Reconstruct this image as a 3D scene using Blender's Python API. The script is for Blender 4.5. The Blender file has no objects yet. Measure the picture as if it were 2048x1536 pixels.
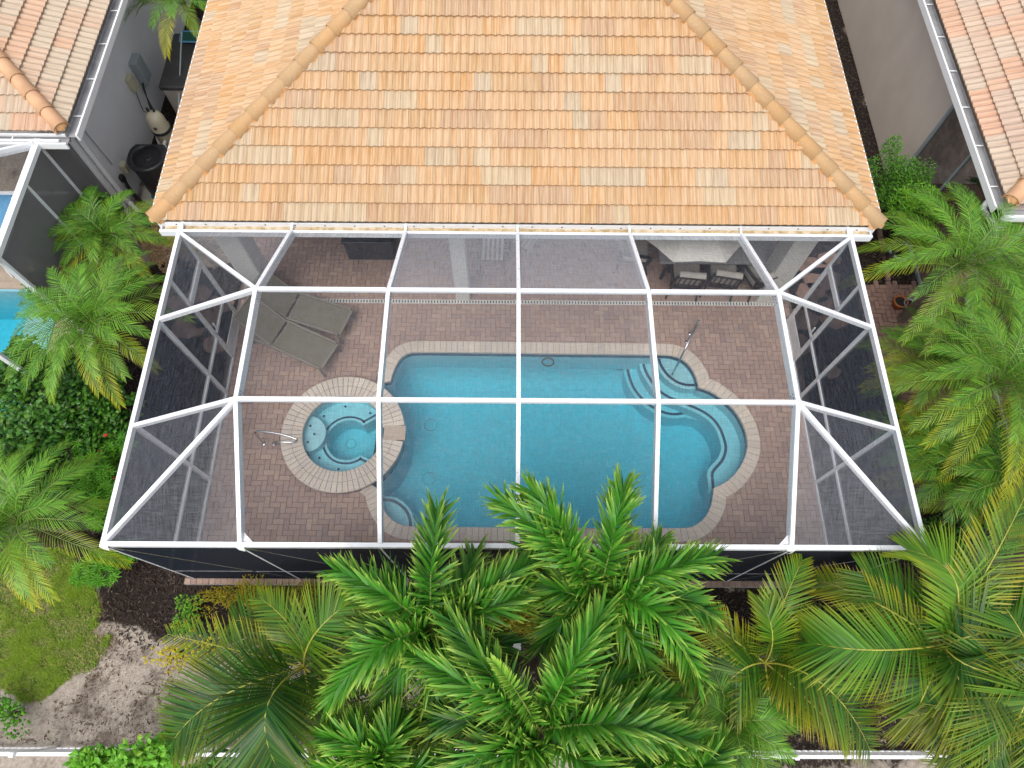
import bpy, bmesh, math, random
from mathutils import Vector as V, Matrix, noise
R = math.radians
rng = random.Random(7)
sc = bpy.context.scene
col = sc.collection

# ------------------------------------------------------------------ camera
CAM = V((-0.1376, -1.7658, 12.1578)); PITCH, YAW, ROLL, FPX = 0.4193, -0.0137, 0.0191, 1373.79
_fw = V((0, math.sin(PITCH), -math.cos(PITCH))); _up = V((0, math.cos(PITCH), math.sin(PITCH))); _rt = V((1, 0, 0))
_rz = Matrix.Rotation(YAW, 3, 'Z')
_fw, _up, _rt = _rz @ _fw, _rz @ _up, _rz @ _rt
_c, _s = math.cos(ROLL), math.sin(ROLL)
_rt, _up = _c * _rt + _s * _up, -_s * _rt + _c * _up
cd = bpy.data.cameras.new('camera'); cam = bpy.data.objects.new('camera', cd); col.objects.link(cam)
cam.matrix_world = Matrix(((_rt.x, _up.x, -_fw.x, CAM.x), (_rt.y, _up.y, -_fw.y, CAM.y), (_rt.z, _up.z, -_fw.z, CAM.z), (0, 0, 0, 1)))
cd.sensor_width = 36.0; cd.lens = 36.0 * FPX / 2048; cd.clip_end = 500; cd.clip_start = .1
sc.camera = cam

# ------------------------------------------------------------------ light
SUN_EL, SUN_AZ = 62, 200          # degrees; azimuth of the sun, clockwise from +Y
w = bpy.data.worlds.new('World'); sc.world = w; w.use_nodes = True
nt = w.node_tree; nt.nodes.clear()
sky = nt.nodes.new('ShaderNodeTexSky'); sky.sky_type = 'NISHITA'; sky.sun_disc = False
sky.sun_elevation = R(SUN_EL); sky.sun_rotation = R(SUN_AZ); sky.dust_density = 4.0; sky.air_density = 1.0; sky.ozone_density = 1.0
cloud = nt.nodes.new('ShaderNodeHueSaturation'); cloud.inputs['Saturation'].default_value = .35     # bright overcast: the cloud sheet whitens the sky
bg = nt.nodes.new('ShaderNodeBackground'); bg.inputs[1].default_value = 0.15
wo = nt.nodes.new('ShaderNodeOutputWorld'); nt.links.new(sky.outputs[0], cloud.inputs['Color']); nt.links.new(cloud.outputs[0], bg.inputs[0]); nt.links.new(bg.outputs[0], wo.inputs[0])
sd = bpy.data.lights.new('sun', 'SUN'); sd.energy = 0.6; sd.angle = R(40); sd.color = (1.0, .96, .9)
sun = bpy.data.objects.new('sun', sd); col.objects.link(sun)
_dv = V((math.sin(R(SUN_AZ)) * math.cos(R(SUN_EL)), math.cos(R(SUN_AZ)) * math.cos(R(SUN_EL)), math.sin(R(SUN_EL))))
sun.rotation_euler = _dv.to_track_quat('Z', 'Y').to_euler(); sun.location = (0, 0, 30)
vs = sc.view_settings; vs.view_transform = 'Standard'; vs.look = 'None'; vs.exposure = 0.72; vs.gamma = 1.0; vs.use_curve_mapping = False
sc.cycles.transparent_max_bounces = 32; sc.cycles.max_bounces = 8; sc.cycles.caustics_reflective = False; sc.cycles.caustics_refractive = False

def at(px, py, z=0.0):
    """point of the photograph (full-size pixels) on the horizontal plane at height z"""
    d = _fw + _rt * ((px - 1024) / FPX) + _up * ((768 - py) / FPX)
    return CAM + d * ((z - CAM.z) / d.z)

# ------------------------------------------------------------------ mesh builder
class MB:
    def __init__(s): s.v = []; s.f = []; s.m = []; s.a = {}; s.sm = []
    def add(s, vs, fs, m=0, smooth=False, **att):
        o = len(s.v); n = len(vs); s.v += [tuple(x) for x in vs]
        for f in fs: s.f.append(tuple(i + o for i in f)); s.m.append(m); s.sm.append(smooth)
        for k in set(s.a) | set(att):
            L = s.a.setdefault(k, [0.0] * o)
            if len(L) < o: L += [0.0] * (o - len(L))
            x = att.get(k, 0.0)
            L += list(x) if isinstance(x, (list, tuple)) else [x] * n
    def box(s, c, d, rot=None, m=0, **att):
        x, y, z = d[0] / 2, d[1] / 2, d[2] / 2; c = V(c)
        vs = [V(p) for p in ((-x, -y, -z), (x, -y, -z), (x, y, -z), (-x, y, -z), (-x, -y, z), (x, -y, z), (x, y, z), (-x, y, z))]
        if rot is not None: vs = [rot @ p for p in vs]
        s.add([p + c for p in vs], [(0, 3, 2, 1), (4, 5, 6, 7), (0, 1, 5, 4), (1, 2, 6, 5), (2, 3, 7, 6), (3, 0, 4, 7)], m, **att)
    def cbox(s, c, d, b=.01, rot=None, m=0):
        """box with bevelled top and side edges"""
        x, y, z = d[0] / 2, d[1] / 2, d[2] / 2; c = V(c); ring = []
        for zz, i in ((-z, 0), (z - b, 0), (z, b)):
            for sx, sy, k in ((-1, -1, 0), (1, -1, 1), (1, 1, 2), (-1, 1, 3)):
                a = [(sx * (x - i - b), sy * (y - i)), (sx * (x - i), sy * (y - i - b))]
                if k in (0, 2): a = a[::-1]
                ring += [V((p[0], p[1], zz)) for p in a]
        if rot is not None: ring = [rot @ p for p in ring]
        fs = [tuple(range(7, -1, -1)), tuple(range(16, 24))]
        for l in (0, 8):
            for i in range(8): fs.append((l + i, l + (i + 1) % 8, l + 8 + (i + 1) % 8, l + 8 + i))
        s.add([p + c for p in ring], fs, m)
    def bar(s, a, b, wd, h, m=0, up=(0, 0, 1), drop=0.0):
        """rectangular bar from a to b; drop lowers its centre line along its own up direction"""
        a, b = V(a), V(b); t = (b - a).normalized(); sd = t.cross(V(up))
        if sd.length < 1e-4: sd = V((1, 0, 0))
        sd.normalize(); u = sd.cross(t).normalized(); L = (b - a).length
        M = Matrix((sd, t, u)).transposed()
        s.box((a + b) / 2 - u * drop, (wd, L, h), M, m)
    def tube(s, pts, r, n=8, m=0, cap=True, smooth=True, **att):
        pts = [V(p) for p in pts]; k = len(pts); rs = r if isinstance(r, (list, tuple)) else [r] * k
        vs = []; ref = None
        for i, p in enumerate(pts):
            t = (pts[min(i + 1, k - 1)] - pts[max(i - 1, 0)]).normalized()
            if ref is None: ref = t.cross(V((0, 0, 1)));  ref = ref if ref.length > .05 else V((1, 0, 0))
            ref = (ref - t * ref.dot(t)).normalized(); q = t.cross(ref)
            for j in range(n):
                a = 2 * math.pi * j / n; vs.append(p + (ref * math.cos(a) + q * math.sin(a)) * rs[i])
        fs = [(i * n + j, i * n + (j + 1) % n, (i + 1) * n + (j + 1) % n, (i + 1) * n + j) for i in range(k - 1) for j in range(n)]
        s.add(vs, fs, m, smooth, **att)
        if cap:
            s.add(vs[:n], [tuple(range(n - 1, -1, -1))], m, **att); s.add(vs[-n:], [tuple(range(n))], m, **att)
    def lathe(s, prof, c=(0, 0, 0), n=20, m=0, smooth=True):
        c = V(c); vs = []
        for r, z in prof:
            for j in range(n): a = 2 * math.pi * j / n; vs.append(c + V((r * math.cos(a), r * math.sin(a), z)))
        s.add(vs, [(i * n + j, i * n + (j + 1) % n, (i + 1) * n + (j + 1) % n, (i + 1) * n + j) for i in range(len(prof) - 1) for j in range(n)], m, smooth)
    def prism(s, poly, z0, z1, m=0, top=True, bot=True):
        n = len(poly); vs = [V((p[0], p[1], z0)) for p in poly] + [V((p[0], p[1], z1)) for p in poly]
        fs = [(i, (i + 1) % n, n + (i + 1) % n, n + i) for i in range(n)]
        if top: fs.append(tuple(range(n, 2 * n)))
        if bot: fs.append(tuple(range(n - 1, -1, -1)))
        s.add(vs, fs, m)
    def mesh(s, name, mats):
        me = bpy.data.meshes.new(name); me.from_pydata(s.v, [], s.f)
        for x in (mats if isinstance(mats, (list, tuple)) else [mats]): me.materials.append(x)
        me.polygons.foreach_set('material_index', s.m); me.polygons.foreach_set('use_smooth', s.sm)
        for k, L in s.a.items():
            if len(L) < len(s.v): L += [0.0] * (len(s.v) - len(L))
            at_ = me.attributes.new(k, 'FLOAT', 'POINT'); at_.data.foreach_set('value', L)
        me.update(); return me
    def build(s, name, mats, parent=None, kind=None, label=None, loc=None):
        me = s.mesh(name, mats)
        if loc is not None:
            me.transform(Matrix.Translation(-V(loc)))
        elif parent is not None and parent.name in BASE:
            me.transform(Matrix.Translation(-BASE[parent.name]))
        return link(name, me, parent, kind, label, loc)

BASE = {}      # things whose parts are laid out in world coordinates: name -> the thing's base point
def link(name, me, parent=None, kind=None, label=None, loc=None):
    o = bpy.data.objects.new(name, me); col.objects.link(o)
    if loc is not None: o.location = loc
    if parent is not None:
        o.parent = parent
        if parent.name in BASE: BASE[o.name] = BASE[parent.name]
    if kind: o['kind'] = kind
    if label: o['label'] = label
    return o
def tag(o, label, cat, group=None):
    o['label'] = label; o['category'] = cat
    if group: o['group'] = group
    return o
def thing(name, label, cat, loc=(0, 0, 0), rz=0, group=None, world=False):
    o = bpy.data.objects.new(name, None); col.objects.link(o); o.location = loc; o.rotation_euler = (0, 0, rz); o.empty_display_size = .2
    if world: BASE[o.name] = V(loc)
    return tag(o, label, cat, group)
def copy_tree(o, parent=None):
    c = o.copy(); col.objects.link(c); c.parent = parent
    for ch in list(o.children): copy_tree(ch, c)
    return c

def inside(p, poly):
    x, y = p[0], p[1]; r = False; j = len(poly) - 1
    for i in range(len(poly)):
        a, b = poly[i], poly[j]
        if (a[1] > y) != (b[1] > y) and x < (b[0] - a[0]) * (y - a[1]) / (b[1] - a[1]) + a[0]: r = not r
        j = i
    return r
def tri_ngon(poly, z, mb, m=0, flip=False):
    from mathutils.geometry import tessellate_polygon
    ps = [V((p[0], p[1], z)) for p in poly]
    ts = tessellate_polygon([ps]); fs = []
    for t in ts:
        a, b, c = (ps[i] for i in t); up = (b - a).cross(c - a).z > 0
        fs.append(tuple(t) if up != flip else tuple(reversed(t)))
    mb.add(ps, fs, m)
def smooth_poly(pts, n=6, closed=False):
    """Catmull-Rom through points"""
    out = []; k = len(pts)
    for i in range(k if closed else k - 1):
        p0, p1, p2, p3 = (V(pts[(i - 1) % k]) if closed or i > 0 else V(pts[0])), V(pts[i]), V(pts[(i + 1) % k]), (V(pts[(i + 2) % k]) if closed or i + 2 < k else V(pts[-1]))
        for j in range(n):
            t = j / n
            out.append(.5 * ((2 * p1) + (-p0 + p2) * t + (2 * p0 - 5 * p1 + 4 * p2 - p3) * t * t + (-p0 + 3 * p1 - 3 * p2 + p3) * t ** 3))
    if not closed: out.append(V(pts[-1]))
    return out
def resample(pts, step):
    L = [0]
    for a, b in zip(pts, pts[1:]): L.append(L[-1] + (V(b) - V(a)).length)
    n = max(1, round(L[-1] / step)); out = []; i = 0
    for k in range(n + 1):
        d = L[-1] * k / n
        while i < len(L) - 2 and L[i + 1] < d: i += 1
        f = (d - L[i]) / max(1e-9, L[i + 1] - L[i]); out.append(V(pts[i]).lerp(V(pts[i + 1]), f))
    return out

# ------------------------------------------------------------------ materials
class N:
    """small node-tree helper"""
    def __init__(s, name):
        s.mat = bpy.data.materials.new(name); s.mat.use_nodes = True; s.t = s.mat.node_tree; s.t.nodes.clear()
        s.out = s.t.nodes.new('ShaderNodeOutputMaterial')
    def n(s, typ, **kw):
        x = s.t.nodes.new('ShaderNode' + typ)
        for k, v in kw.items():
            if k.startswith('i_'):
                key = k[2:]; x.inputs[int(key) if key.isdigit() else key].default_value = v
            else: setattr(x, k, v)
        return x
    def l(s, a, b): s.t.links.new(a, b)
    def math(s, op, a, b=None, c=None, clamp=False):
        x = s.n('Math', operation=op, use_clamp=clamp)
        for i, q in enumerate((a, b, c)):
            if q is None: continue
            if isinstance(q, (int, float)): x.inputs[i].default_value = q
            else: s.l(q, x.inputs[i])
        return x.outputs[0]
    def mix(s, f, a, b, blend='MIX'):
        x = s.n('Mix', data_type='RGBA', blend_type=blend)
        for i, q in ((0, f), (6, a), (7, b)):
            if isinstance(q, (int, float)): x.inputs[i].default_value = q
            elif isinstance(q, tuple): x.inputs[i].default_value = (*q, 1) if len(q) == 3 else q
            else: s.l(q, x.inputs[i])
        return x.outputs[2]
    def noise(s, vec, scale, detail=4, rough=.55):
        x = s.n('TexNoise'); x.inputs['Scale'].default_value = scale; x.inputs['Detail'].default_value = detail; x.inputs['Roughness'].default_value = rough
        if vec is not None: s.l(vec, x.inputs['Vector'])
        return x.outputs['Fac']
    def ramp(s, f, stops, interp='LINEAR'):
        x = s.n('ValToRGB'); cr = x.color_ramp; cr.interpolation = interp
        while len(cr.elements) > 1: cr.elements.remove(cr.elements[-1])
        for i, (p, c) in enumerate(stops):
            e = cr.elements[0] if i == 0 else cr.elements.new(p)
            e.position = p; e.color = (*c, 1) if isinstance(c, tuple) else (c, c, c, 1)
        s.l(f, x.inputs[0]); return x.outputs[0]
    def coords(s, stretch=(1, 1, 1), shift=True, obj=True):
        tc = s.n('TexCoord'); mp = s.n('Mapping'); mp.inputs['Scale'].default_value = stretch
        src = tc.outputs['Object'] if obj else s.n('NewGeometry').outputs['Position']
        if shift:
            oi = s.n('ObjectInfo'); cx = s.n('CombineXYZ'); r = s.math('MULTIPLY', oi.outputs['Random'], 53.0)
            for i in range(3): s.l(r, cx.inputs[i])
            va = s.n('VectorMath', operation='ADD'); s.l(src, va.inputs[0]); s.l(cx.outputs[0], va.inputs[1]); src = va.outputs[0]
        s.l(src, mp.inputs['Vector']); return mp.outputs[0]
    def bsdf(s, colr, rough=.6, bump=None, bstr=.3, bdist=.01, metal=0.0, spec=.5, **kw):
        b = s.n('BsdfPrincipled'); b.inputs['Metallic'].default_value = metal; b.inputs['Specular IOR Level'].default_value = spec
        if isinstance(colr, tuple): b.inputs['Base Color'].default_value = (*colr, 1)
        else: s.l(colr, b.inputs['Base Color'])
        if isinstance(rough, (int, float)): b.inputs['Roughness'].default_value = rough
        else: s.l(rough, b.inputs['Roughness'])
        if bump is not None:
            bp = s.n('Bump'); bp.inputs['Strength'].default_value = bstr; bp.inputs['Distance'].default_value = bdist
            s.l(bump, bp.inputs['Height']); s.l(bp.outputs[0], b.inputs['Normal'])
        s.b = b; return b.outputs[0]
    def fin(s, sh, vol=None):
        if sh is not None: s.l(sh, s.out.inputs['Surface'])
        if vol is not None: s.l(vol, s.out.inputs['Volume'])
        return s.mat

def plain(name, c, rough=.5, var=.12, scale=6, bscale=60, bstr=.15, metal=0.0, spec=.5, shift=True):
    n = N(name); v = n.coords(shift=shift); f = n.noise(v, scale, 5)
    lo = tuple(x * (1 - var) for x in c); hi = tuple(min(1, x * (1 + var)) for x in c)
    cc = n.ramp(f, [(.3, lo), (.7, hi)])
    return n.fin(n.bsdf(cc, rough, n.noise(v, bscale, 3), bstr, .004, metal, spec))

def white_paint(name, c=(.80, .81, .82)):
    n = N(name); v = n.coords(); d = n.noise(v, 1.8, 6, .65); d2 = n.noise(v, 9, 4)
    f = n.math('MULTIPLY', n.ramp(d, [(.52, 0.0), (.75, 1.0)]), n.ramp(d2, [(.4, 0.0), (.7, .9)]))
    cc = n.mix(f, c, (c[0] * .72, c[1] * .70, c[2] * .66))
    return n.fin(n.bsdf(cc, .35, n.noise(v, 90, 2), .04, .002))

def tile_mat(name, pal, streak=.35):
    """roof tile: every tile has one of the palette colours, streaked along its length"""
    n = N(name); oi = n.n('Attribute', attribute_type='OBJECT', attribute_name='shade'); rn = n.n('Attribute', attribute_name='rnd'); tx = n.n('Attribute', attribute_name='tx'); ty = n.n('Attribute', attribute_name='ty')
    r = n.math('FRACT', n.math('ADD', oi.outputs['Fac'], rn.outputs['Fac']))
    base = n.ramp(r, [(p, c) for p, c in pal], 'CONSTANT')
    r2 = n.math('FRACT', n.math('MULTIPLY', r, 17.31))
    cx = n.n('CombineXYZ'); n.l(n.math('MULTIPLY', tx.outputs['Fac'], 42.0), cx.inputs[0]); n.l(n.math('MULTIPLY', ty.outputs['Fac'], 1.6), cx.inputs[1]); n.l(n.math('MULTIPLY', r, 311.0), cx.inputs[2])
    f = n.noise(cx.outputs[0], 1.0, 3, .6)
    c1 = n.mix(n.ramp(f, [(.38, 0.0), (.72, streak * 1.7)]), base, (.66, .54, .40))
    c2 = n.mix(n.ramp(f, [(.25, streak * 1.3), (.5, 0.0)]), c1, (.36, .20, .10))
    c3 = n.mix(n.math('MULTIPLY', r2, .22), c2, (.45, .36, .27))
    ge = n.coords(shift=False, obj=False); g = n.noise(ge, .9, 5, .6); fine = n.noise(ge, 160, 2)
    c4 = n.mix(n.ramp(g, [(.5, 0.0), (.8, .25)]), c3, (.34, .25, .17))
    return n.fin(n.bsdf(c4, .75, fine, .25, .003, spec=.25))

M = {}
M['white'] = white_paint('white_aluminium'); M['beam'] = white_paint('white_beam_paint', (.78, .80, .83))
ORANGE, PEACH, TANP, SAND, GREIGE, HONEY = (.51, .285, .115), (.52, .315, .155), (.43, .255, .135), (.47, .36, .225), (.44, .35, .235), (.47, .275, .115)
M['tile'] = tile_mat('tile_blend_orange', [(0, ORANGE), (.22, PEACH), (.45, TANP), (.60, SAND), (.72, GREIGE), (.80, HONEY), (.92, PEACH)])
M['tile_left'] = tile_mat('tile_blend_cream', [(0, (.46, .38, .29)), (.42, (.49, .375, .275)), (.62, (.53, .32, .21)), (.86, (.49, .345, .25))], .28)
M['tile_right'] = tile_mat('tile_blend_pink', [(0, (.46, .37, .295)), (.38, (.47, .335, .255)), (.62, (.51, .30, .205)), (.86, (.44, .325, .26))], .28)
def hip_mat(name, pal):
    n = N(name); oi = n.n('ObjectInfo'); base = n.ramp(oi.outputs['Random'], pal, 'LINEAR'); v = n.coords(); f = n.noise(v, 4, 5, .65)
    c = n.mix(n.ramp(f, [(.4, 0.0), (.75, .45)]), base, (.36, .27, .17)); c = n.mix(n.ramp(n.noise(v, 26, 3), [(.55, 0.0), (.75, .3)]), c, (.62, .50, .36))
    return n.fin(n.bsdf(c, .75, n.noise(v, 90, 2), .25, .003, spec=.25))
M['hip'] = hip_mat('hip_tile_clay', [(0, (.47, .275, .12)), (.5, (.50, .30, .14)), (1, (.45, .295, .16))])
M['hip_left'] = plain('hip_tile_pink', (.58, .345, .20), .7, .14, 3, 80, .2, spec=.25)
M['mortar'] = plain('orange_mortar', (.55, .30, .125), .9, .3, 14, 40, .8)
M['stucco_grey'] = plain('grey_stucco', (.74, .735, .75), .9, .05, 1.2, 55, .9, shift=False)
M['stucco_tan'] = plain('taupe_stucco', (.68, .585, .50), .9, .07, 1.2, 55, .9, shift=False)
M['stucco_cream'] = plain('cream_stucco', (.60, .59, .54), .9, .06, 1.5, 70, .5, shift=False)
M['dark_gutter'] = plain('gutter_inside', (.30, .30, .305), .6, .25, 3)
M['steel'] = plain('stainless_steel', (.62, .63, .64), .22, .04, 3, 200, .02, metal=1.0)
M['black'] = plain('black_plastic', (.018, .018, .02), .4, .3, 4)
M['charcoal'] = plain('charcoal_plastic', (.045, .043, .043), .6, .2, 4)
M['cream_plastic'] = plain('cream_plastic', (.52, .47, .34), .45, .1, 4)
M['greyge'] = plain('taupe_plastic', (.40, .36, .31), .6, .1, 4)
M['grey_box'] = plain('grey_steel_box', (.32, .36, .38), .4, .06, 4)
M['pvc'] = plain('white_pvc', (.74, .74, .72), .35, .06, 4)
M['concrete'] = plain('pale_concrete', (.40, .38, .34), .9, .15, 3, 40, .5)
M['deckbase'] = plain('joint_sand', (.17, .135, .115), .95, .3, 20)
M['bronze'] = plain('dark_bronze_metal', (.035, .03, .028), .45, .2, 5)
M['taupe_sling'] = plain('taupe_sling_fabric', (.155, .14, .105), .85, .12, 30, 400, .4)
M['taupe_frame'] = plain('taupe_frame_metal', (.20, .18, .145), .45, .1, 5)
M['cushion'] = plain('beige_cushion_cloth', (.42, .39, .355), .95, .08, 6, 250, .3)
M['umbrella'] = plain('cream_umbrella_cloth', (.54, .52, .49), .9, .05, 3, 300, .2)
M['strap'] = plain('white_vinyl_strap', (.72, .72, .72), .5, .06, 5)
M['blue_sling'] = plain('blue_sling_fabric', (.10, .30, .52), .8, .1, 10, 300, .3)
M['orange_pot'] = plain('terracotta', (.50, .16, .055), .8, .2, 6)
M['blue_pot'] = plain('pale_blue_glaze', (.30, .42, .50), .3, .15, 6)
M['green_pipe'] = plain('green_corrugated_plastic', (.01, .09, .065), .5, .2, 6)
M['soil'] = plain('potting_soil', (.03, .022, .016), .95, .4, 14, 40, .9)
M['red'] = plain('red_petal', (.60, .03, .02), .6, .2, 12); M['petal'] = plain('white_petal', (.80, .80, .80), .6, .06, 12)
M['flag'] = plain('flagstone', (.34, .21, .165), .9, .3, 5, 30, .6)

def stone_mat(name, pal, var=.2):
    n = N(name); oi = n.n('ObjectInfo'); rn = n.n('Attribute', attribute_name='rnd')
    r = n.math('FRACT', n.math('ADD', oi.outputs['Random'], rn.outputs['Fac']))
    base = n.ramp(r, pal, 'LINEAR')
    v = n.coords(shift=False, obj=False); f = n.noise(v, 22, 5, .7); big = n.noise(v, .8, 4)
    c = n.mix(n.ramp(f, [(.3, var), (.55, 0.0)]), base, (.07, .05, .045))
    c = n.mix(n.ramp(f, [(.55, 0.0), (.8, var)]), c, (.46, .38, .33))
    c = n.mix(n.ramp(big, [(.4, 0.0), (.75, .28)]), c, (.12, .085, .075))
    return n.fin(n.bsdf(c, .85, n.noise(v, 120, 3), .35, .003, spec=.3))
M['paver'] = stone_mat('clay_paver', [(0, (.36, .245, .20)), (.2, (.43, .305, .245)), (.4, (.335, .235, .20)), (.55, (.46, .335, .26)), (.7, (.375, .265, .225)), (.85, (.42, .285, .22)), (1, (.31, .22, .195))])
M['red_paver'] = stone_mat('red_clay_paver', [(0, (.30, .185, .15)), (.5, (.36, .225, .18)), (1, (.26, .16, .135))])
M['coping'] = stone_mat('tan_coping', [(0, (.60, .53, .45)), (.4, (.66, .575, .48)), (.7, (.58, .51, .45)), (1, (.63, .535, .43))], .12)
M['travertine'] = stone_mat('travertine', [(0, (.44, .36, .28)), (1, (.50, .40, .31))], .25)
M['granite'] = stone_mat('grey_granite', [(0, (.30, .30, .30)), (1, (.36, .36, .36))], .5)

def plaster(name, c):
    n = N(name); v = n.coords(shift=False, obj=False); f = n.noise(v, 9, 6, .7); g = n.noise(v, 1.1, 4); h = n.noise(v, 70, 2)  # plaster mottle, strengthened so its colour stands in for ripple reflections on the water
    cc = n.mix(n.ramp(f, [(.35, .45), (.6, 0.0)]), c, tuple(x * .68 for x in c))
    cc = n.mix(n.ramp(g, [(.45, 0.0), (.75, .3)]), cc, tuple(x * .78 for x in c))
    cc = n.mix(n.ramp(h, [(.55, 0.0), (.7, .22)]), cc, tuple(min(1, x * 1.25) for x in c))
    return n.fin(n.bsdf(cc, .8))
M['plaster'] = plaster('blue_quartz_plaster', (.42, .72, .79))
def mosaic(name, c1, c2, sc_=40):
    n = N(name); v = n.coords(shift=False, obj=False); x = n.n('TexVoronoi', i_Scale=sc_); n.l(v, x.inputs['Vector'])
    return n.fin(n.bsdf(n.ramp(n.math('FRACT', n.math('MULTIPLY', x.outputs['Distance'], 3.7)), [(0, c1), (1, c2)]), .25))
M['mosaic'] = mosaic('dark_blue_mosaic', (.012, .03, .075), (.05, .10, .17))
M['ring'] = plain('faded_drain_plastic', (.40, .56, .56), .6, .1, 5)
M['grout_line'] = plain('white_drain_plastic', (.66, .65, .61), .5, .1, 5)

def water_mat(name, absorb, dens):
    n = N(name); v = n.coords(shift=False, obj=False)
    h = n.math('ADD', n.noise(v, 2.6, 3, .6), n.math('ADD', n.math('MULTIPLY', n.noise(v, 11, 3, .6), .45), n.math('MULTIPLY', n.noise(v, 34, 2, .6), .16)))
    bp = n.n('Bump'); bp.inputs['Strength'].default_value = .8; bp.inputs['Distance'].default_value = .06; n.l(h, bp.inputs['Height'])
    fr = n.n('Fresnel'); fr.inputs['IOR'].default_value = 1.33; n.l(bp.outputs[0], fr.inputs['Normal'])
    gl = n.n('BsdfGlossy'); gl.inputs['Roughness'].default_value = .04; n.l(bp.outputs[0], gl.inputs['Normal'])
    tr = n.n('BsdfTransparent'); mx = n.n('MixShader'); n.l(fr.outputs[0], mx.inputs[0]); n.l(tr.outputs[0], mx.inputs[1]); n.l(gl.outputs[0], mx.inputs[2])
    va = n.n('VolumeAbsorption'); va.inputs['Color'].default_value = (*absorb, 1); va.inputs['Density'].default_value = dens
    return n.fin(mx.outputs[0], va.outputs[0])
M['water'] = water_mat('pool_water', (.005, .85, .94), .78)

def screen_mat(name, a, thread, hazec):
    """woven insect screen: open between the threads, so it thickens when seen at a slant"""
    n = N(name); v = n.coords(stretch=(1, 1, 1), shift=True)
    lw = n.n('LayerWeight'); lw.inputs['Blend'].default_value = .5
    cs = n.math('MAXIMUM', n.math('SUBTRACT', 1.0, lw.outputs['Facing']), .12)
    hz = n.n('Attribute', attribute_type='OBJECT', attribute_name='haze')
    mp = n.n('Mapping'); mp.inputs['Scale'].default_value = (60, 3, 3); n.l(v, mp.inputs['Vector'])
    mp2 = n.n('Mapping'); mp2.inputs['Scale'].default_value = (3, 60, 60); n.l(v, mp2.inputs['Vector'])
    wv = n.math('ADD', n.noise(mp.outputs[0], 1.6, 2), n.noise(mp2.outputs[0], 1.6, 2))
    wv = n.math('MULTIPLY', n.math('SUBTRACT', wv, 1.0), .8)
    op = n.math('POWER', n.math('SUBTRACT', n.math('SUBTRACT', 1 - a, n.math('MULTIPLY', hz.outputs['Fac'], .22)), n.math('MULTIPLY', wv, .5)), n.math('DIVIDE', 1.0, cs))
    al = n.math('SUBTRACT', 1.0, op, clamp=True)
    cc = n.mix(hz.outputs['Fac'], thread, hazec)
    df = n.n('BsdfDiffuse'); n.l(cc, df.inputs['Color']); tr = n.n('BsdfTransparent')
    mx = n.n('MixShader'); n.l(al, mx.inputs[0]); n.l(tr.outputs[0], mx.inputs[1]); n.l(df.outputs[0], mx.inputs[2])
    return n.fin(mx.outputs[0])
M['screen'] = screen_mat('charcoal_roof_screen', .07, (.08, .093, .12), (.36, .37, .405))
M['grey_screen'] = screen_mat('dusty_grey_screen', .72, (.13, .13, .135), (.20, .20, .205))
M['wall_screen'] = screen_mat('charcoal_wall_screen', .42, (.020, .024, .033), (.13, .14, .155))

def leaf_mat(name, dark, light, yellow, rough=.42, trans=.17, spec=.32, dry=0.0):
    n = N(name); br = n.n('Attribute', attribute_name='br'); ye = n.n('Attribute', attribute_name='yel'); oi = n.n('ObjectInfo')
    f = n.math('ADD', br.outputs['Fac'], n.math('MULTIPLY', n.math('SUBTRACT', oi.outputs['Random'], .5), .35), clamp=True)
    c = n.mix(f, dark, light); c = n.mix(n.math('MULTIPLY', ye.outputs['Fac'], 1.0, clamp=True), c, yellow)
    if dry: c = n.mix(n.ramp(ye.outputs['Fac'], [(.62, 0.0), (1.0, dry)]), c, (.36, .245, .15))     # dried leaf ends
    b = n.bsdf(c, rough, spec=spec)
    tl = n.n('BsdfTranslucent'); tc = n.mix(.5, c, (.22, .42, .03)); n.l(tc, tl.inputs['Color'])
    mx = n.n('MixShader'); mx.inputs[0].default_value = trans; n.l(b, mx.inputs[1]); n.l(tl.outputs[0], mx.inputs[2])
    return n.fin(mx.outputs[0])
M['leaf_fox'] = leaf_mat('foxtail_leaf', (.004, .052, .006), (.070, .32, .018), (.46, .58, .09))
M['leaf_coco'] = leaf_mat('coconut_leaf', (.006, .055, .006), (.085, .25, .018), (.52, .42, .012), dry=.85)
M['leaf_date'] = leaf_mat('date_palm_leaf', (.014, .085, .008), (.15, .38, .032), (.62, .52, .01))
M['leaf_dark'] = leaf_mat('dark_hedge_leaf', (.012, .065, .006), (.075, .23, .018), (.26, .34, .03), .3)
M['leaf_bright'] = leaf_mat('bright_shrub_leaf', (.035, .17, .008), (.14, .40, .022), (.42, .42, .04))
M['leaf_croton'] = leaf_mat('yellow_croton_leaf', (.13, .19, .015), (.50, .42, .03), (.58, .26, .01))
M['grass'] = leaf_mat('lawn_blade', (.055, .17, .008), (.28, .44, .03), (.52, .45, .15), .6, .25)
M['rachis'] = plain('yellow_rachis', (.36, .35, .05), .5, .2, 6); M['rachis_green'] = plain('green_rachis', (.17, .24, .05), .5, .2, 6)
M['trunk'] = plain('palm_trunk_bark', (.17, .14, .11), .9, .35, 9, 25, 1.0); M['stem'] = plain('woody_stem', (.10, .075, .05), .9, .3, 9, 30, .8)
M['mulch'] = stone_mat('bark_mulch_chip', [(0, (.022, .015, .012)), (.4, (.045, .03, .023)), (.75, (.03, .021, .018)), (.92, (.09, .065, .05)), (1, (.16, .12, .09))], .2)
M['pebble'] = stone_mat('river_pebble', [(0, (.36, .22, .10)), (.4, (.46, .31, .17)), (.7, (.28, .16, .08)), (1, (.55, .43, .31))], .1)
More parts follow.
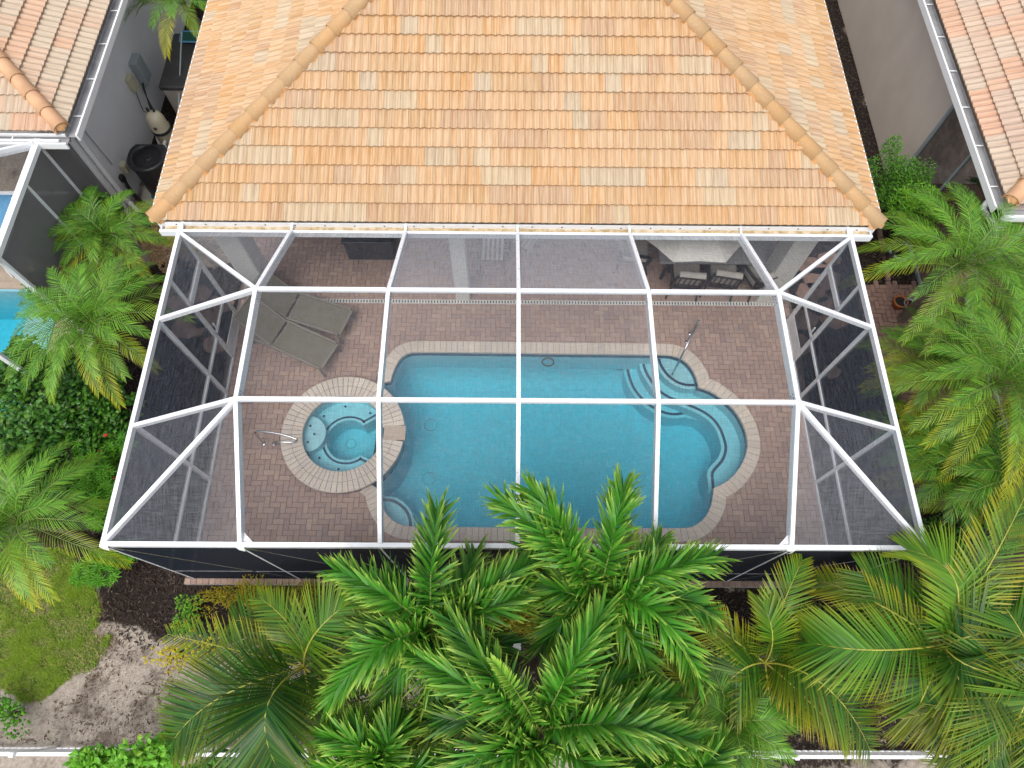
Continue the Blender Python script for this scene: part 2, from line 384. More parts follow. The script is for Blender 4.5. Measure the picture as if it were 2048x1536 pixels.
M['litter'] = stone_mat('dry_leaf_litter', [(0, (.07, .045, .03)), (.5, (.14, .09, .055)), (.8, (.22, .15, .09)), (1, (.42, .36, .27))], .1)

def ground_mat():
    n = N('garden_ground'); v = n.coords(shift=False, obj=False)
    a = {k: n.n('Attribute', attribute_name=k).outputs['Fac'] for k in ('mulch', 'lawn')}
    f1 = n.noise(v, 2.2, 6, .65); f2 = n.noise(v, 18, 5, .7); f3 = n.noise(v, 70, 3)
    sand = n.mix(n.ramp(f2, [(.35, 0.0), (.7, 1.0)]), (.32, .27, .22), (.49, .43, .365))
    sand = n.mix(n.ramp(f1, [(.48, 0.0), (.66, .8)]), sand, n.ramp(f2, [(.3, (.05, .038, .03)), (.7, (.16, .125, .10))]))
    mul = n.ramp(n.math('ADD', n.math('MULTIPLY', f2, .5), n.math('MULTIPLY', f3, .5)), [(.36, (.008, .006, .005)), (.52, (.026, .019, .015)), (.66, (.07, .052, .042))])
    lw = n.ramp(f2, [(.3, (.07, .075, .022)), (.5, (.17, .15, .065)), (.7, (.34, .29, .20))])
    
    def edge(k): return n.ramp(n.math('ADD', a[k], n.math('MULTIPLY', n.math('SUBTRACT', f2, .5), .9)), [(.38, 0.0), (.62, 1.0)])
    c = n.mix(edge('mulch'), sand, mul); c = n.mix(edge('lawn'), c, lw)
    return n.fin(n.bsdf(c, .95, n.math('ADD', f2, n.math('MULTIPLY', f3, .5)), .9, .03, spec=.2))
M['ground'] = ground_mat()

# ================================================================== SETTING
GZ = -0.13
def P2(lst, z=0.0): return [at(x, y, z) for x, y in lst]
LAWN = P2([(-420, 1080), (120, 1105), (200, 1150), (222, 1200), (216, 1300), (160, 1368), (90, 1380), (-20, 1390), (-420, 1400)], GZ)
MULCH = [P2([(225, 1120), (300, 1120), (380, 1150), (440, 1180), (430, 1230), (345, 1275), (290, 1305), (235, 1265), (205, 1190)], GZ),
         [(-5.6, -.95), (-3, -1.0), (0, -1.25), (3, -1.1), (5.6, -.9), (6.5, -.3), (8.5, 0), (8.5, 8.6), (8.5, 16), (5.2, 16), (5.2, 5), (5.6, 0), (-5.6, 0.0)],
         [(-9.3, .9), (-7.2, .5), (-6.6, -.1), (-5.3, -.2), (-5.3, 6.6), (-6.4, 6.4), (-8.3, 6.5), (-8.7, 3)], [(-8.5, 8.5), (-5.2, 8.5), (-5.2, 16), (-8.5, 16)]]
SOIL = [[(-1.9, -2.9), (8.5, -2.9), (8.5, -.5), (-1.0, -.8)], [(-9.5, -.2), (-6.7, .0), (-6.7, 1.2), (-9.5, 1.2)]]
HOLES = [(-5.2, 5.2, .25, 8.4), (-14, -8.75, 2.2, 7.4)]
def build_ground():
    mb = MB(); xs, ys = [], []
    x = -12.0
    while x <= 12.001: xs.append(x); x += .12
    y = -4.5
    while y <= 16.001: ys.append(y); y += .12
    xs = [-60, -30] + xs + [30, 60]; ys = [-60, -25] + ys + [35, 70]
    vs, mu, la = [], [], []
    for y in ys:
        for x in xs:
            q = noise.noise(V((x * 1.2, y * 1.2, 6))) * .28 + noise.noise(V((x * 2.3, y * 2.3, 0))) * .10 + noise.noise(V((x * 7, y * 7, 3))) * .06
            p = (x + q, y + q * 1.3)
            jit = [(p[0] + jx, p[1] + jy) for jx, jy in ((0, 0), (.13, .05), (-.11, .09), (.04, -.14), (-.08, -.1))]
            m_ = sum(1.0 if any(inside(k_, k) for k in MULCH) else (.62 if any(inside(k_, k) for k in SOIL) else 0.0) for k_ in jit) / 5
            l_ = sum(1.0 for k_ in jit if inside(k_, LAWN)) / 5
            if -12 < x < 12 and -4.5 < y < 16: z = GZ + noise.noise(V((x * 1.1, y * 1.1, 1))) * .02 + noise.noise(V((x * 4, y * 4, 5))) * .012
            else: z = GZ
            vs.append((x, y, z)); mu.append(m_); la.append(l_)
    nx = len(xs); fs = []
    for j in range(len(ys) - 1):
        for i in range(nx - 1):
            cx, cy = (xs[i] + xs[i + 1]) / 2, (ys[j] + ys[j + 1]) / 2
            if any(h[0] < cx < h[1] and h[2] < cy < h[3] for h in HOLES): continue
            fs.append((j * nx + i, j * nx + i + 1, (j + 1) * nx + i + 1, (j + 1) * nx + i))
    mb.add(vs, fs, 0, True, mulch=mu, lawn=la)
    mb.build('ground', M['ground'], kind='structure')
build_ground()

def scatter(name, polys, n, mat, size, seed, z=GZ, clump=0, label=None):
    r = random.Random(seed); mb = MB()
    for poly in polys:
        x0, x1 = min(p[0] for p in poly), max(p[0] for p in poly); y0, y1 = min(p[1] for p in poly), max(p[1] for p in poly)
        ar = (x1 - x0) * (y1 - y0)
        for _ in range(int(n * ar)):
            p = (r.uniform(x0, x1), r.uniform(y0, y1))
            if not inside(p, poly) or (clump and noise.noise(V((p[0] * 1.6, p[1] * 1.6, 4))) + r.gauss(0, .22) < clump - 1): continue
            L = size * r.uniform(.4, 1.5); q = Matrix.Rotation(r.uniform(0, 6.28), 3, 'Z') @ Matrix.Rotation(r.gauss(0, .35), 3, 'X') @ Matrix.Rotation(r.gauss(0, .35), 3, 'Y')
            wv, h = L * r.uniform(.22, .5), L * r.uniform(.05, .14)
            a = [V((-L / 2, -wv / 2, 0)), V((L / 2, -wv * .3, 0)), V((L / 2, wv * .4, 0)), V((-L / 2, wv / 2, 0)), V((0, 0, h))]
            c = V((p[0], p[1], z + r.uniform(.0, .03)))
            mb.add([q @ k + c for k in a], [(0, 1, 4), (1, 2, 4), (2, 3, 4), (3, 0, 4)], 0, rnd=r.random())
    o = mb.build(name, mat, kind='stuff'); o['label'] = label; o['category'] = name.replace('_', ' '); return o
scatter('mulch', MULCH[:3] + [[(5.5, 5), (8.4, 5), (8.4, 15.5), (5.5, 15.5)], MULCH[3]], 520, M['mulch'], .045, 3, label='dark shredded bark mulch round the screened pool and between the houses')
scatter('leaf_litter', [P2([(150, 1400), (225, 1250), (330, 1330), (640, 1400), (640, 1490), (-40, 1490), (-40, 1400)], GZ), [(2.5, -2.5), (6.5, -2.5), (6.5, -1.2), (2.5, -1.2)], P2([(170, 1130), (235, 1130), (240, 1290), (205, 1300)], GZ)], 800, M['litter'], .036, 5, clump=1.0, label='dry leaf scraps scattered over the pale sand by the fence')
def pebbles():
    r = random.Random(9); mb = MB()
    poly = P2([(262, 400), (345, 395), (380, 470), (345, 560), (300, 520), (262, 450)], GZ)
    x0, x1 = min(p[0] for p in poly), max(p[0] for p in poly); y0, y1 = min(p[1] for p in poly), max(p[1] for p in poly)
    for _ in range(2600):
        p = (r.uniform(x0, x1), r.uniform(y0, y1))
        if not inside(p, poly): continue
        s = r.uniform(.02, .055); q = Matrix.Rotation(r.uniform(0, 6.28), 3, 'Z'); c = V((p[0], p[1], GZ + .02 + r.uniform(0, .02)))
        vs = [V((s * a, s * .7 * b, s * .5 * h)) for a, b, h in ((1, 0, 0), (.5, .9, 0), (-.6, .8, 0), (-1, 0, 0), (-.5, -.9, 0), (.6, -.8, 0), (.45, .3, .9), (-.4, .35, .9), (0, -.5, .9))]
        mb.add([q @ k + c for k in vs], [(0, 1, 6), (1, 7, 6), (1, 2, 7), (2, 3, 7), (3, 4, 8), (3, 8, 7), (4, 5, 8), (5, 0, 6), (5, 6, 8), (6, 7, 8)], 0, True, rnd=r.random())
    o = mb.build('gravel', M['pebble'], kind='stuff'); o['label'] = 'tan river gravel beside the air conditioner and downspout'; o['category'] = 'gravel'
pebbles()
def lawn():
    r = random.Random(11); mb = MB(); x0, x1 = -9.6, min(0, max(p[0] for p in LAWN)); y0, y1 = min(p[1] for p in LAWN), max(p[1] for p in LAWN)
    for _ in range(140000):
        x, y = r.uniform(x0, x1), r.uniform(y0, y1)
        q = noise.noise(V((x * 1.2, y * 1.2, 6))) * .28 + noise.noise(V((x * 2.3, y * 2.3, 0))) * .10 + noise.noise(V((x * 7, y * 7, 3))) * .06
        if not inside((x + q, y + q * 1.3), LAWN): continue
        d = noise.noise(V((x * 1.9, y * 1.9, 9)))
        d += noise.noise(V((x * 6, y * 6, 2))) * .6
        if d < .02 and r.random() < .82: continue
        if not inside((x + q + r.gauss(0, .14), y + q + r.gauss(0, .14)), LAWN): continue
        a = r.uniform(0, 6.28); h = r.uniform(.02, .06) * (1 + d * .5); l = r.uniform(.02, .08)
        dx, dy = math.cos(a), math.sin(a); wv = r.uniform(.004, .011)
        b = V((x, y, GZ + .005)); t = b + V((dx * l, dy * l, h))
        mb.add([b + V((-dy * wv, dx * wv, 0)), b + V((dy * wv, -dx * wv, 0)), t], [(0, 1, 2)], 0, br=max(0, min(1, r.uniform(.0, .8) + d * 1.1)), yel=max(0, min(1, r.random() ** 3 - d * .35)))
    o = mb.build('grass', M['grass'], kind='stuff'); o['label'] = 'short patchy green lawn with worn yellow spots left of the pool'; o['category'] = 'grass'
lawn()

# ------------------------------------------------------------------ pool outline (inner edge of the coping), as smooth sections that meet at cusps
SEC = [
    [(768, 764), (781, 761)],
    [(781, 761), (784.8, 746.6), (791.9, 729.7), (803, 713.5), (816, 705.5), (832, 703.3), (880, 703.2), (1000, 704.5), (1150, 706.5), (1290, 708), (1335, 708.6), (1356, 713), (1374, 723.7), (1387.7, 742), (1394.8, 759.6), (1398, 773.7)],
    [(1398, 773.7), (1423, 782.5), (1451, 801.8), (1472, 823), (1486.2, 847.5), (1494.3, 872), (1495.4, 896.8), (1488, 921.4), (1473.9, 944.3), (1454.6, 963.6), (1428.2, 977)],
    [(1428.2, 977), (1426.4, 995.3), (1421.2, 1016.4), (1408.8, 1037.5), (1391.3, 1051), (1373.7, 1056.5), (1310, 1057.2), (1150, 1056.8), (1000, 1055.8), (880, 1055), (832, 1054.3), (803.8, 1050.9), (783.8, 1040.9), (770.9, 1026.5), (763.7, 1012.2), (758, 995), (754, 978)],
    [(754, 978), (738, 966)],
]
SECW = [[V((p.x, p.y)) for p in smooth_poly([at(x, y, 0).to_3d() for x, y in s], 5)] for s in SEC]
POOL = []
for s in SECW: POOL += s[:-1]
POOL.append(SECW[-1][-1])
def offset_sec(si, d):
    """points of section si moved outwards by d, bending to the mitre at its ends"""
    s = resample([V((p[0], p[1], 0)) for p in SECW[si]], .112 if len(SECW[si]) > 8 else .12); n = len(s); nor = []
    def norm(a, b): t = (b - a).normalized(); return V((-t.y, t.x, 0))
    for i in range(n): nor.append(norm(s[max(0, i - 1)], s[min(n - 1, i + 1)]))
    def endm(j, last):
        o = SECW[j]; a, b = (V((*o[0], 0)), V((*o[1], 0))) if last else (V((*o[-2], 0)), V((*o[-1], 0)))
        own = nor[-1] if last else nor[0]; m_ = (norm(a, b) + own).normalized(); return m_ / max(.45, m_.dot(own)), own
    K = 3
    if si > 0:
        m_, o = endm(si - 1, False)
        for i in range(min(K, n)): f = 1 - i / K; nor[i] = nor[i].lerp(m_, f)
    if si < len(SECW) - 1:
        m_, o = endm(si + 1, True)
        for i in range(min(K, n)): f = 1 - i / K; nor[-1 - i] = nor[-1 - i].lerp(m_, f)
    return s, [p + q * d for p, q in zip(s, nor)]
COPW = .235
# pool runs clockwise in plan, so left of travel is outside
MID = []; OUTP = []
for i in range(len(SECW)):
    a, b = offset_sec(i, COPW * .55); MID += b
SPC = at(685.5, 865, .15); SPX, SPY = SPC.x, SPC.y; SPRO, SPRI, SPZ = 1.125, .765, .15

# ------------------------------------------------------------------ paved deck
DX, DY0, DY1 = 5.66, -.13, 8.55
def in_pool_zone(p, mid=True): return inside(p, MID) or (p[0] - SPX) ** 2 + (p[1] - SPY) ** 2 < (SPRO - .09) ** 2
def build_deck():
    mb = MB(); st = .06; nx = int(2 * DX / st); ny = int((DY1 - DY0) / st); vid = {}; vs = []; fs = []
    def vid_(i, j):
        if (i, j) not in vid: vid[(i, j)] = len(vs); vs.append((-DX + 2 * DX * i / nx, DY0 + (DY1 - DY0) * j / ny, -.014))
        return vid[(i, j)]
    for j in range(ny):
        for i in range(nx):
            c = (-DX + 2 * DX * (i + .5) / nx, DY0 + (DY1 - DY0) * (j + .5) / ny)
            if in_pool_zone(c): continue
            fs.append((vid_(i, j), vid_(i + 1, j), vid_(i + 1, j + 1), vid_(i, j + 1)))
    mb.add(vs, fs, 0)
    for a, b in (((-DX, DY0), (DX, DY0)), ((DX, DY0), (DX, DY1)), ((DX, DY1), (-DX, DY1)), ((-DX, DY1), (-DX, DY0))):
        mb.add([(a[0], a[1], -.4), (b[0], b[1], -.4), (b[0], b[1], -.014), (a[0], a[1], -.014)], [(0, 1, 2, 3)], 1)
    deck = mb.build('pool_deck', [M['deckbase'], M['concrete']], kind='structure')
    # bricks: herringbone, with a soldier row along the front edge
    def brick(lx, ly, rs=.0025, up=0.0):
        b = MB(); x, y = lx / 2 - rs, ly / 2 - rs; t = .004
        b.add([(-x, -y, -.016), (x, -y, -.016), (x, y, -.016), (-x, y, -.016), (-x, -y, -t), (x, -y, -t), (x, y, -t), (-x, y, -t), (-x + t, -y + t, 0), (x - t, -y + t, 0), (x - t, y - t, 0), (-x + t, y - t, 0)],
              [(0, 1, 5, 4), (1, 2, 6, 5), (2, 3, 7, 6), (3, 0, 4, 7), (4, 5, 9, 8), (5, 6, 10, 9), (6, 7, 11, 10), (7, 4, 8, 11), (8, 9, 10, 11)])
        return b
    A = .1; spots = []
    for i in range(-62, 63):
        for j in range(-6, 90):
            k = (i - j) % 4
            if k == 0: c, o = ((i + 1) * A, (j + .5) * A), 0
            elif k == 3: c, o = ((i + .5) * A, (j + 1) * A - A), 1   # upright brick
            else: continue
            if k == 3: c = ((i + .5) * A, (j + 1) * A)
            y0 = .0 + DY0 + .105
            hx, hy = (.1, .05) if o == 0 else (.05, .1)
            if c[1] - hy < y0 - .02 or c[1] + hy > DY1 or abs(c[0]) + hx > DX + .02 or in_pool_zone(c): continue
            spots.append((c, o))
    for i in range(int(2 * DX / .105)): spots.append(((-DX + .0525 + i * .105, DY0 + .0475), 2))
    r = random.Random(21); big = []; rest = MB()
    me = [brick(.2, .1).mesh('paver', M['paver']), brick(.1, .2).mesh('paver', M['paver']), brick(.105, .1).mesh('paver', M['paver'])]
    gb = [brick(.2, .1), brick(.1, .2), brick(.105, .1)]
    def vis(c):   # how large a brick shows: near the camera and not behind palms
        return (c[0] - CAM.x) ** 2 * .15 + (c[1] - CAM.y) ** 2 + (4 if abs(c[0]) < 2.4 and c[1] < .75 else 0) + (30 if abs(c[0]) > 5.4 else 0)
    spots.sort(key=lambda q: vis(q[0]))
    for n_, (c, o) in enumerate(spots):
        z = r.gauss(0, .0012)
        if n_ < 300:
            b = link('paver', me[o], deck); b.location = (c[0], c[1], z)
        else:
            g = gb[o]; rest.add([(p[0] + c[0], p[1] + c[1], p[2] + z) for p in g.v], g.f, 0, rnd=r.random())
    rest.build('pavers', M['paver'], deck, kind='stuff')
    # slotted drain between the deck and the covered patio
    d = MB(); d.bar((-5.25, 5.48, .003), (5.35, 5.48, .003), .075, .012)
    dr = thing('deck_drain', 'white slotted drain strip running along the edge of the covered patio', 'drain', (0, 5.48, 0), world=True)
    d.build('channel', M['black'], dr)
    g = MB()
    for i in range(176): g.box((-5.22 + i * .06, 5.48, .012), (.036, .062, .01))
    g.bar((-5.25, 5.442, .011), (5.35, 5.442, .011), .012, .012); g.bar((-5.25, 5.518, .011), (5.35, 5.518, .011), .012, .012)
    g.build('grate', M['grout_line'], dr, kind='stuff')
build_deck()

# ------------------------------------------------------------------ swimming pool
def build_pool():
    pool = thing('swimming_pool', 'blue freeform swimming pool with tan coping in the screened deck', 'swimming pool', (1.2, 2.6, -1.2), world=True)
    poly = [(p[0], p[1]) for p in POOL]
    cx_ = SPX; FL = -1.15
    sh = MB(); n = len(poly)
    for i in range(n):
        a, b = poly[i], poly[(i + 1) % n]
        sh.add([(a[0], a[1], -.02), (b[0], b[1], -.02), (b[0], b[1], FL + .42), (a[0], a[1], FL + .42)], [(0, 1, 2, 3)])
    rings = [(offs(poly, -d), FL + z) for d, z in ((0, .42), (.03, .27), (.10, .12), (.20, .04), (.30, .0))]; vs = []
    for pl_, z in rings: vs += [(p[0], p[1], z) for p in pl_]
    sh.add(vs, [(k * n + i, k * n + (i + 1) % n, (k + 1) * n + (i + 1) % n, (k + 1) * n + i) for k in range(4) for i in range(n)], 0, True)
    tri_ngon(rings[-1][0], FL, sh); tri_ngon(poly, FL - .004, sh)
    sh.build('shell', M['plaster'], pool)
    # band of dark tile at the waterline
    tb = MB()
    for si in range(len(SECW)):
        s, o = offset_sec(si, -.006)
        for a, b in zip(o, o[1:]): tb.add([(a.x, a.y, -.022), (b.x, b.y, -.022), (b.x, b.y, -.17), (a.x, a.y, -.17)], [(0, 1, 2, 3)])
    tb.build('waterline_tile', M['mosaic'], pool)
    # benches and steps; px lists are the dark trim lines (seen through the water)
    def line(px, z): return [V((p.x, p.y)) for p in smooth_poly([at(x, y, z) for x, y in px], 4)]
    def zoom2(l): return [(1036 + x / 2.843, 640 + y / 2.843) for x, y in l]
    def strip(mb, pts, wd, z):
        pts = resample([V((p[0], p[1], z)) for p in pts], .06)
        for i in range(len(pts) - 1):
            t = (pts[i + 1] - pts[i]).normalized(); q = V((-t.y, t.x, 0)) * wd / 2
            mb.add([pts[i] - q, pts[i + 1] - q, pts[i + 1] + q, pts[i] + q], [(0, 1, 2, 3)])
    def near(p):  # index of the outline point nearest p
        return min(range(n), key=lambda i: (poly[i][0] - p[0]) ** 2 + (poly[i][1] - p[1]) ** 2)
    def shelf(name, px, z, over, a_px=None, b_px=None):
        ln = line(px, z)
        # free edge lies `over` metres beyond the trim, towards the pool middle
        ed = []
        for i, p in enumerate(ln):
            t = (ln[min(i + 1, len(ln) - 1)] - ln[max(0, i - 1)]).normalized(); q = V((-t.y, t.x))
            ed.append(p - q * over)
        i0, i1 = near(ed[0] if a_px is None else at(*a_px, 0)), near(ed[-1] if b_px is None else at(*b_px, 0))
        wall = []; i = i1
        while True:
            wall.append(poly[i]);
            if i == i0: break
            i = (i - 1) % n
        out = [V((p[0], p[1])) for p in ed]
        pg = [(p.x, p.y) for p in out] + [(w_[0], w_[1]) for w_ in wall]
        m_ = MB(); tri_ngon(pg, z, m_)
        for a, b in zip(out, out[1:]): m_.add([(a.x, a.y, z), (b.x, b.y, z), (b.x, b.y, FL), (a.x, a.y, FL)], [(0, 1, 2, 3)])
        for a, b in ((wall[-1], out[0]), (out[-1], wall[0])): m_.add([(a[0], a[1], z), (b[0], b[1], z), (b[0], b[1], FL), (a[0], a[1], FL)], [(0, 1, 2, 3)])
        o = m_.build(name, M['plaster'], pool)
        s_ = MB(); strip(s_, ln, .055, z + .004); s_.build('trim_tile', M['mosaic'], o)
    # travel direction keeps the wall on the left of the trim
    shelf('top_step', zoom2([(798, 205), (803, 230), (815, 262), (850, 312), (900, 350), (950, 368), (1014, 370)]), -.22, .09, (1322, 708.3), (1398, 773.7))
    shelf('bench', zoom2([(708, 228), (725, 290), (760, 350), (800, 400), (860, 440), (910, 458), (980, 488), (1050, 520), (1110, 565), (1150, 620), (1175, 690), (1181, 740), (1160, 800), (1106, 864), (1106, 910), (1110, 962)]), -.45, .09, (1284, 708), (1428, 977))
    shelf('lower_step', zoom2([(620, 250), (624, 285), (635, 330), (660, 390), (710, 452), (760, 493), (820, 522), (880, 536), (945, 530)]), -.72, .09, (1252, 707.5), (1475, 830))
    shelf('love_seat', [(760, 999), (775, 1000), (790, 1003), (808, 1016), (818, 1032), (822, 1055)][::-1], -.36, .07, (838, 1054.4), (757, 990))
    # drains and the floating ring
    d = MB(); 
    for px, py in ((862, 850), (858, 957)):
        c = at(px, py, FL); d.tube([(c.x + .13 * math.cos(a), c.y + .13 * math.sin(a), FL + .012) for a in [i * math.pi / 12 for i in range(25)]], .008, 5)
    d.build('drain_ring', M['ring'], pool)
    # coping
    r = random.Random(4)
    for si in range(len(SECW)):
        a, b = offset_sec(si, COPW); a_, _ = offset_sec(si, -.012); _, ai = offset_sec(si, -.012)
        for i in range(len(a) - 1):
            m_ = MB(); g = .004
            p = [ai[i], ai[i + 1], b[i + 1], b[i]]
            c = sum(p, V()) / 4; q = []
            for k in p: dv = c - k; q.append(k + dv * (g / max(.03, dv.length)) * 1.0)
            h = .012 + r.gauss(0, .001); e = .008
            top = [k + (c - k) * (e / max(.03, (c - k).length)) for k in q]
            vs = [(k.x, k.y, -.05) for k in q] + [(k.x, k.y, h - .006) for k in q] + [(k.x, k.y, h) for k in top]
            m_.add(vs, [(0, 3, 7, 4), (3, 2, 6, 7), (2, 1, 5, 6), (1, 0, 4, 5), (4, 7, 11, 8), (7, 6, 10, 11), (6, 5, 9, 10), (5, 4, 8, 9), (8, 11, 10, 9)])
            m_.build('coping_stone', M['coping'], pool)
    gr = MB()
    for si in range(len(SECW)):
        _, a = offset_sec(si, .004); _, b = offset_sec(si, COPW - .004)
        for i in range(len(a) - 1): gr.add([(a[i].x, a[i].y, .004), (b[i].x, b[i].y, .004), (b[i + 1].x, b[i + 1].y, .004), (a[i + 1].x, a[i + 1].y, .004)], [(0, 1, 2, 3)])
    gr.build('mortar_joint', M['deckbase'], pool)
    # water, up to the spa wall
    wm = MB(); WZ = -.085
    big = [(p[0], p[1]) for p in POOL]
    wm.prism([(p[0], p[1]) for p in offs(big, .02)], -1.3, WZ, 0, False, False)
    pg = offs(big, .02); tri_ngon(pg, WZ, wm); tri_ngon(pg, -1.3, wm, flip=True)
    bm = bmesh.new(); me = wm.mesh('water', M['water']); bm.from_mesh(me); bmesh.ops.remove_doubles(bm, verts=bm.verts, dist=1e-5); bmesh.ops.recalc_face_normals(bm, faces=bm.faces); bm.to_mesh(me); bm.free()
    link('water', me, kind='structure')
    ring = MB(); c = at(1096, 724, WZ + .03)
    ring.tube([(c.x + .115 * math.cos(a), c.y + .085 * math.sin(a), c.z) for a in [i * math.pi / 12 for i in range(25)]], .016, 6, cap=False)
    tag(ring.build('floating_ring', M['bronze'], loc=(c.x, c.y, c.z)), 'small dark ring floating in the pool near its far edge', 'ring')
    for k, (px, py, lab) in enumerate(((905, 762, 'dark scraps of leaf on the pool floor right of the spa'), (1240, 763, 'dark scraps of leaf beside the pool steps'))):
        m_ = MB(); r = random.Random(k)
        for _ in range(9):
            c = at(px + r.gauss(0, 9), py + r.gauss(0, 5), FL); a = r.uniform(0, 6.28); l = r.uniform(.02, .07)
            m_.box((c.x, c.y, FL + .012), (l, l * .4, .008), Matrix.Rotation(a, 3, 'Z'))
        o = m_.build('leaf_debris', M['black'], kind='stuff'); tag(o, lab, 'debris')
def offs(poly, d):
    out = []; n = len(poly)
    for i in range(n):
        a, b, c = V(poly[i - 1]), V(poly[i]), V(poly[(i + 1) % n])
        t = ((b - a).normalized() + (c - b).normalized()); 
        if t.length < 1e-4: out.append(tuple(b)); continue
        t.normalize(); out.append((b.x - t.y * d, b.y + t.x * d))
    return out
build_pool()

# ------------------------------------------------------------------ raised round spa
def arc_pts(cx, cy, r, a0, a1, n): return [(cx + r * math.cos(R(a0 + (a1 - a0) * i / n)), cy + r * math.sin(R(a0 + (a1 - a0) * i / n))) for i in range(n + 1)]
def build_spa():
    spa = thing('spa', 'raised round spa with a double ring of tan coping stones beside the pool', 'spa', (SPX, SPY, -.02), world=True)
    n = 66; r = random.Random(5); gap = (0, 1, 65)
    for k in range(n):
        a0, a1 = 2 * math.pi * (k - .5) / n, 2 * math.pi * (k + .5) / n
        if k in gap: continue
        for r0, r1 in ((SPRI - .02, (SPRI + SPRO) / 2 - .002), ((SPRI + SPRO) / 2 + .002, SPRO + .015)):
            m_ = MB(); g = .0028
            def pt(rr, a, z): return (SPX + rr * math.cos(a), SPY + rr * math.sin(a), z)
            d0, d1 = g / r0, g / r1; h = SPZ + r.gauss(0, .001); e = .007
            q = [(r0, a0 + d0), (r1, a0 + d1), (r1, a1 - d1), (r0, a1 - d0)]
            t = [(r0 + e, a0 + d0 + e / r0), (r1 - e, a0 + d1 + e / r1), (r1 - e, a1 - d1 - e / r1), (r0 + e, a1 - d0 - e / r0)]
            vs = [pt(rr, a, SPZ - .06) for rr, a in q] + [pt(rr, a, h - .006) for rr, a in q] + [pt(rr, a, h) for rr, a in t]
            m_.add(vs, [(0, 1, 5, 4), (1, 2, 6, 5), (2, 3, 7, 6), (3, 0, 4, 7), (4, 5, 9, 8), (5, 6, 10, 9), (6, 7, 11, 10), (7, 4, 8, 11), (8, 9, 10, 11)])
            m_.build('coping_stone', M['coping'], spa)
    w_ = MB()
    w_.lathe([(SPRO, -.20), (SPRO, SPZ - .05), (SPRO, SPZ - .008), (SPRI, SPZ - .008)], (SPX, SPY, 0), 72); lw_ = MB(); lw_.lathe([(SPRO, -1.16), (SPRO, -.20)], (SPX, SPY, 0), 72); lw_.build('lower_wall', M['plaster'], spa)
    w_.build('outer_wall', M['mosaic'], spa)
    s_ = MB(); s_.box((SPX + .96, SPY + .0, SPZ - .02), (.40, .285, .05)); s_.build('spillway', M['travertine'], spa)
    # inside: bench with a keyhole well
    wat = SPZ - .075; bz = SPZ - .36; fz = SPZ - .85
    i_ = MB(); i_.lathe([(SPRI, SPZ - .01), (SPRI, bz)], (SPX, SPY, 0), 64)
    key = arc_pts(SPX + .02, SPY - .02, .40, 48, 312, 40)
    e1 = (SPX + .22, SPY + .225); e2 = (SPX + .22, SPY - .245)
    key = [(SPX + .60, SPY + .47)] + [(SPX + .30, SPY + .285)] + key + [(SPX + .30, SPY - .325), (SPX + .60, SPY - .47)]
    # bench ring = strip between outer circle and keyhole
    circ = arc_pts(SPX, SPY, SPRI, 38, 322, len(key) - 1)
    for i in range(len(key) - 1): i_.add([(*circ[i], bz), (*key[i], bz), (*key[i + 1], bz), (*circ[i + 1], bz)], [(0, 3, 2, 1)] if False else [(0, 1, 2, 3)])
    ks = offs(key, -.0)
    for a, b in zip(key, key[1:]): i_.add([(*a, bz), (*b, bz), (*b, fz), (*a, fz)], [(0, 1, 2, 3)])
    i_.lathe([(SPRI + .0, bz), (SPRI, fz)], (SPX, SPY, 0), 64)
    tri_ngon(arc_pts(SPX, SPY, SPRI + .01, 0, 354, 59), fz, i_)
    i_.build('shell', M['plaster'], spa)
    t_ = MB(); kt = []
    for i in range(len(key)):
        a, b = V(key[max(0, i - 1)]), V(key[min(len(key) - 1, i + 1)]); t = (b - a).normalized(); kt.append((V(key[i]) + V((t.y, -t.x)) * .045, V(key[i]) + V((t.y, -t.x)) * .085))
    for (a, b), (c, d) in zip(kt, kt[1:]): t_.add([(*a, bz + .005), (*c, bz + .005), (*d, bz + .005), (*b, bz + .005)], [(0, 1, 2, 3)])
    t_.build('trim_tile', M['mosaic'], spa)
    sh = MB(); c0 = (SPX - .72, SPY + .03)
    pts = [p for p in arc_pts(c0[0], c0[1], .36, -78, 78, 24)] + arc_pts(SPX, SPY, SPRI, 152, 203, 12)
    sh.prism(pts, bz, SPZ - .17, 0, False, False); tri_ngon(pts, SPZ - .17, sh); sh.build('step', M['plaster'], spa)
    d_ = MB()
    for px, py, z in ((691, 813.5, bz), (648, 832.5, bz), (740.5, 826.5, bz), (639, 916, bz), (677, 938.5, bz)):
        c = at(px, py, z); d_.box((c.x, c.y, z + .008), (.042, .042, .006), Matrix.Rotation(R(45), 3, 'Z'))
    for px, py in ((621, 852), (629, 868.5), (616, 884.5)):
        c = at(px, py, SPZ - .17); d_.box((c.x, c.y, SPZ - .162), (.042, .042, .006), Matrix.Rotation(R(45), 3, 'Z'))
    d_.build('diamond_tile', M['mosaic'], spa)
    dr = MB(); c = at(702, 888, fz); dr.tube([(c.x + .10 * math.cos(a), c.y + .10 * math.sin(a), fz + .01) for a in [i * math.pi / 10 for i in range(21)]], .008, 5, cap=False); dr.build('drain_ring', M['ring'], spa)
    wm = MB(); cc = arc_pts(SPX, SPY, SPRI + .005, 0, 354, 59); wm.prism(cc, fz - .05, wat, 0, False, False); tri_ngon(cc, wat, wm); tri_ngon(cc, fz - .05, wm, flip=True)
    bm = bmesh.new(); me = wm.mesh('spa_water', M['water']); bm.from_mesh(me); bmesh.ops.remove_doubles(bm, verts=bm.verts, dist=1e-5); bmesh.ops.recalc_face_normals(bm, faces=bm.faces); bm.to_mesh(me); bm.free()
    link('water', me, kind='structure')
build_spa()
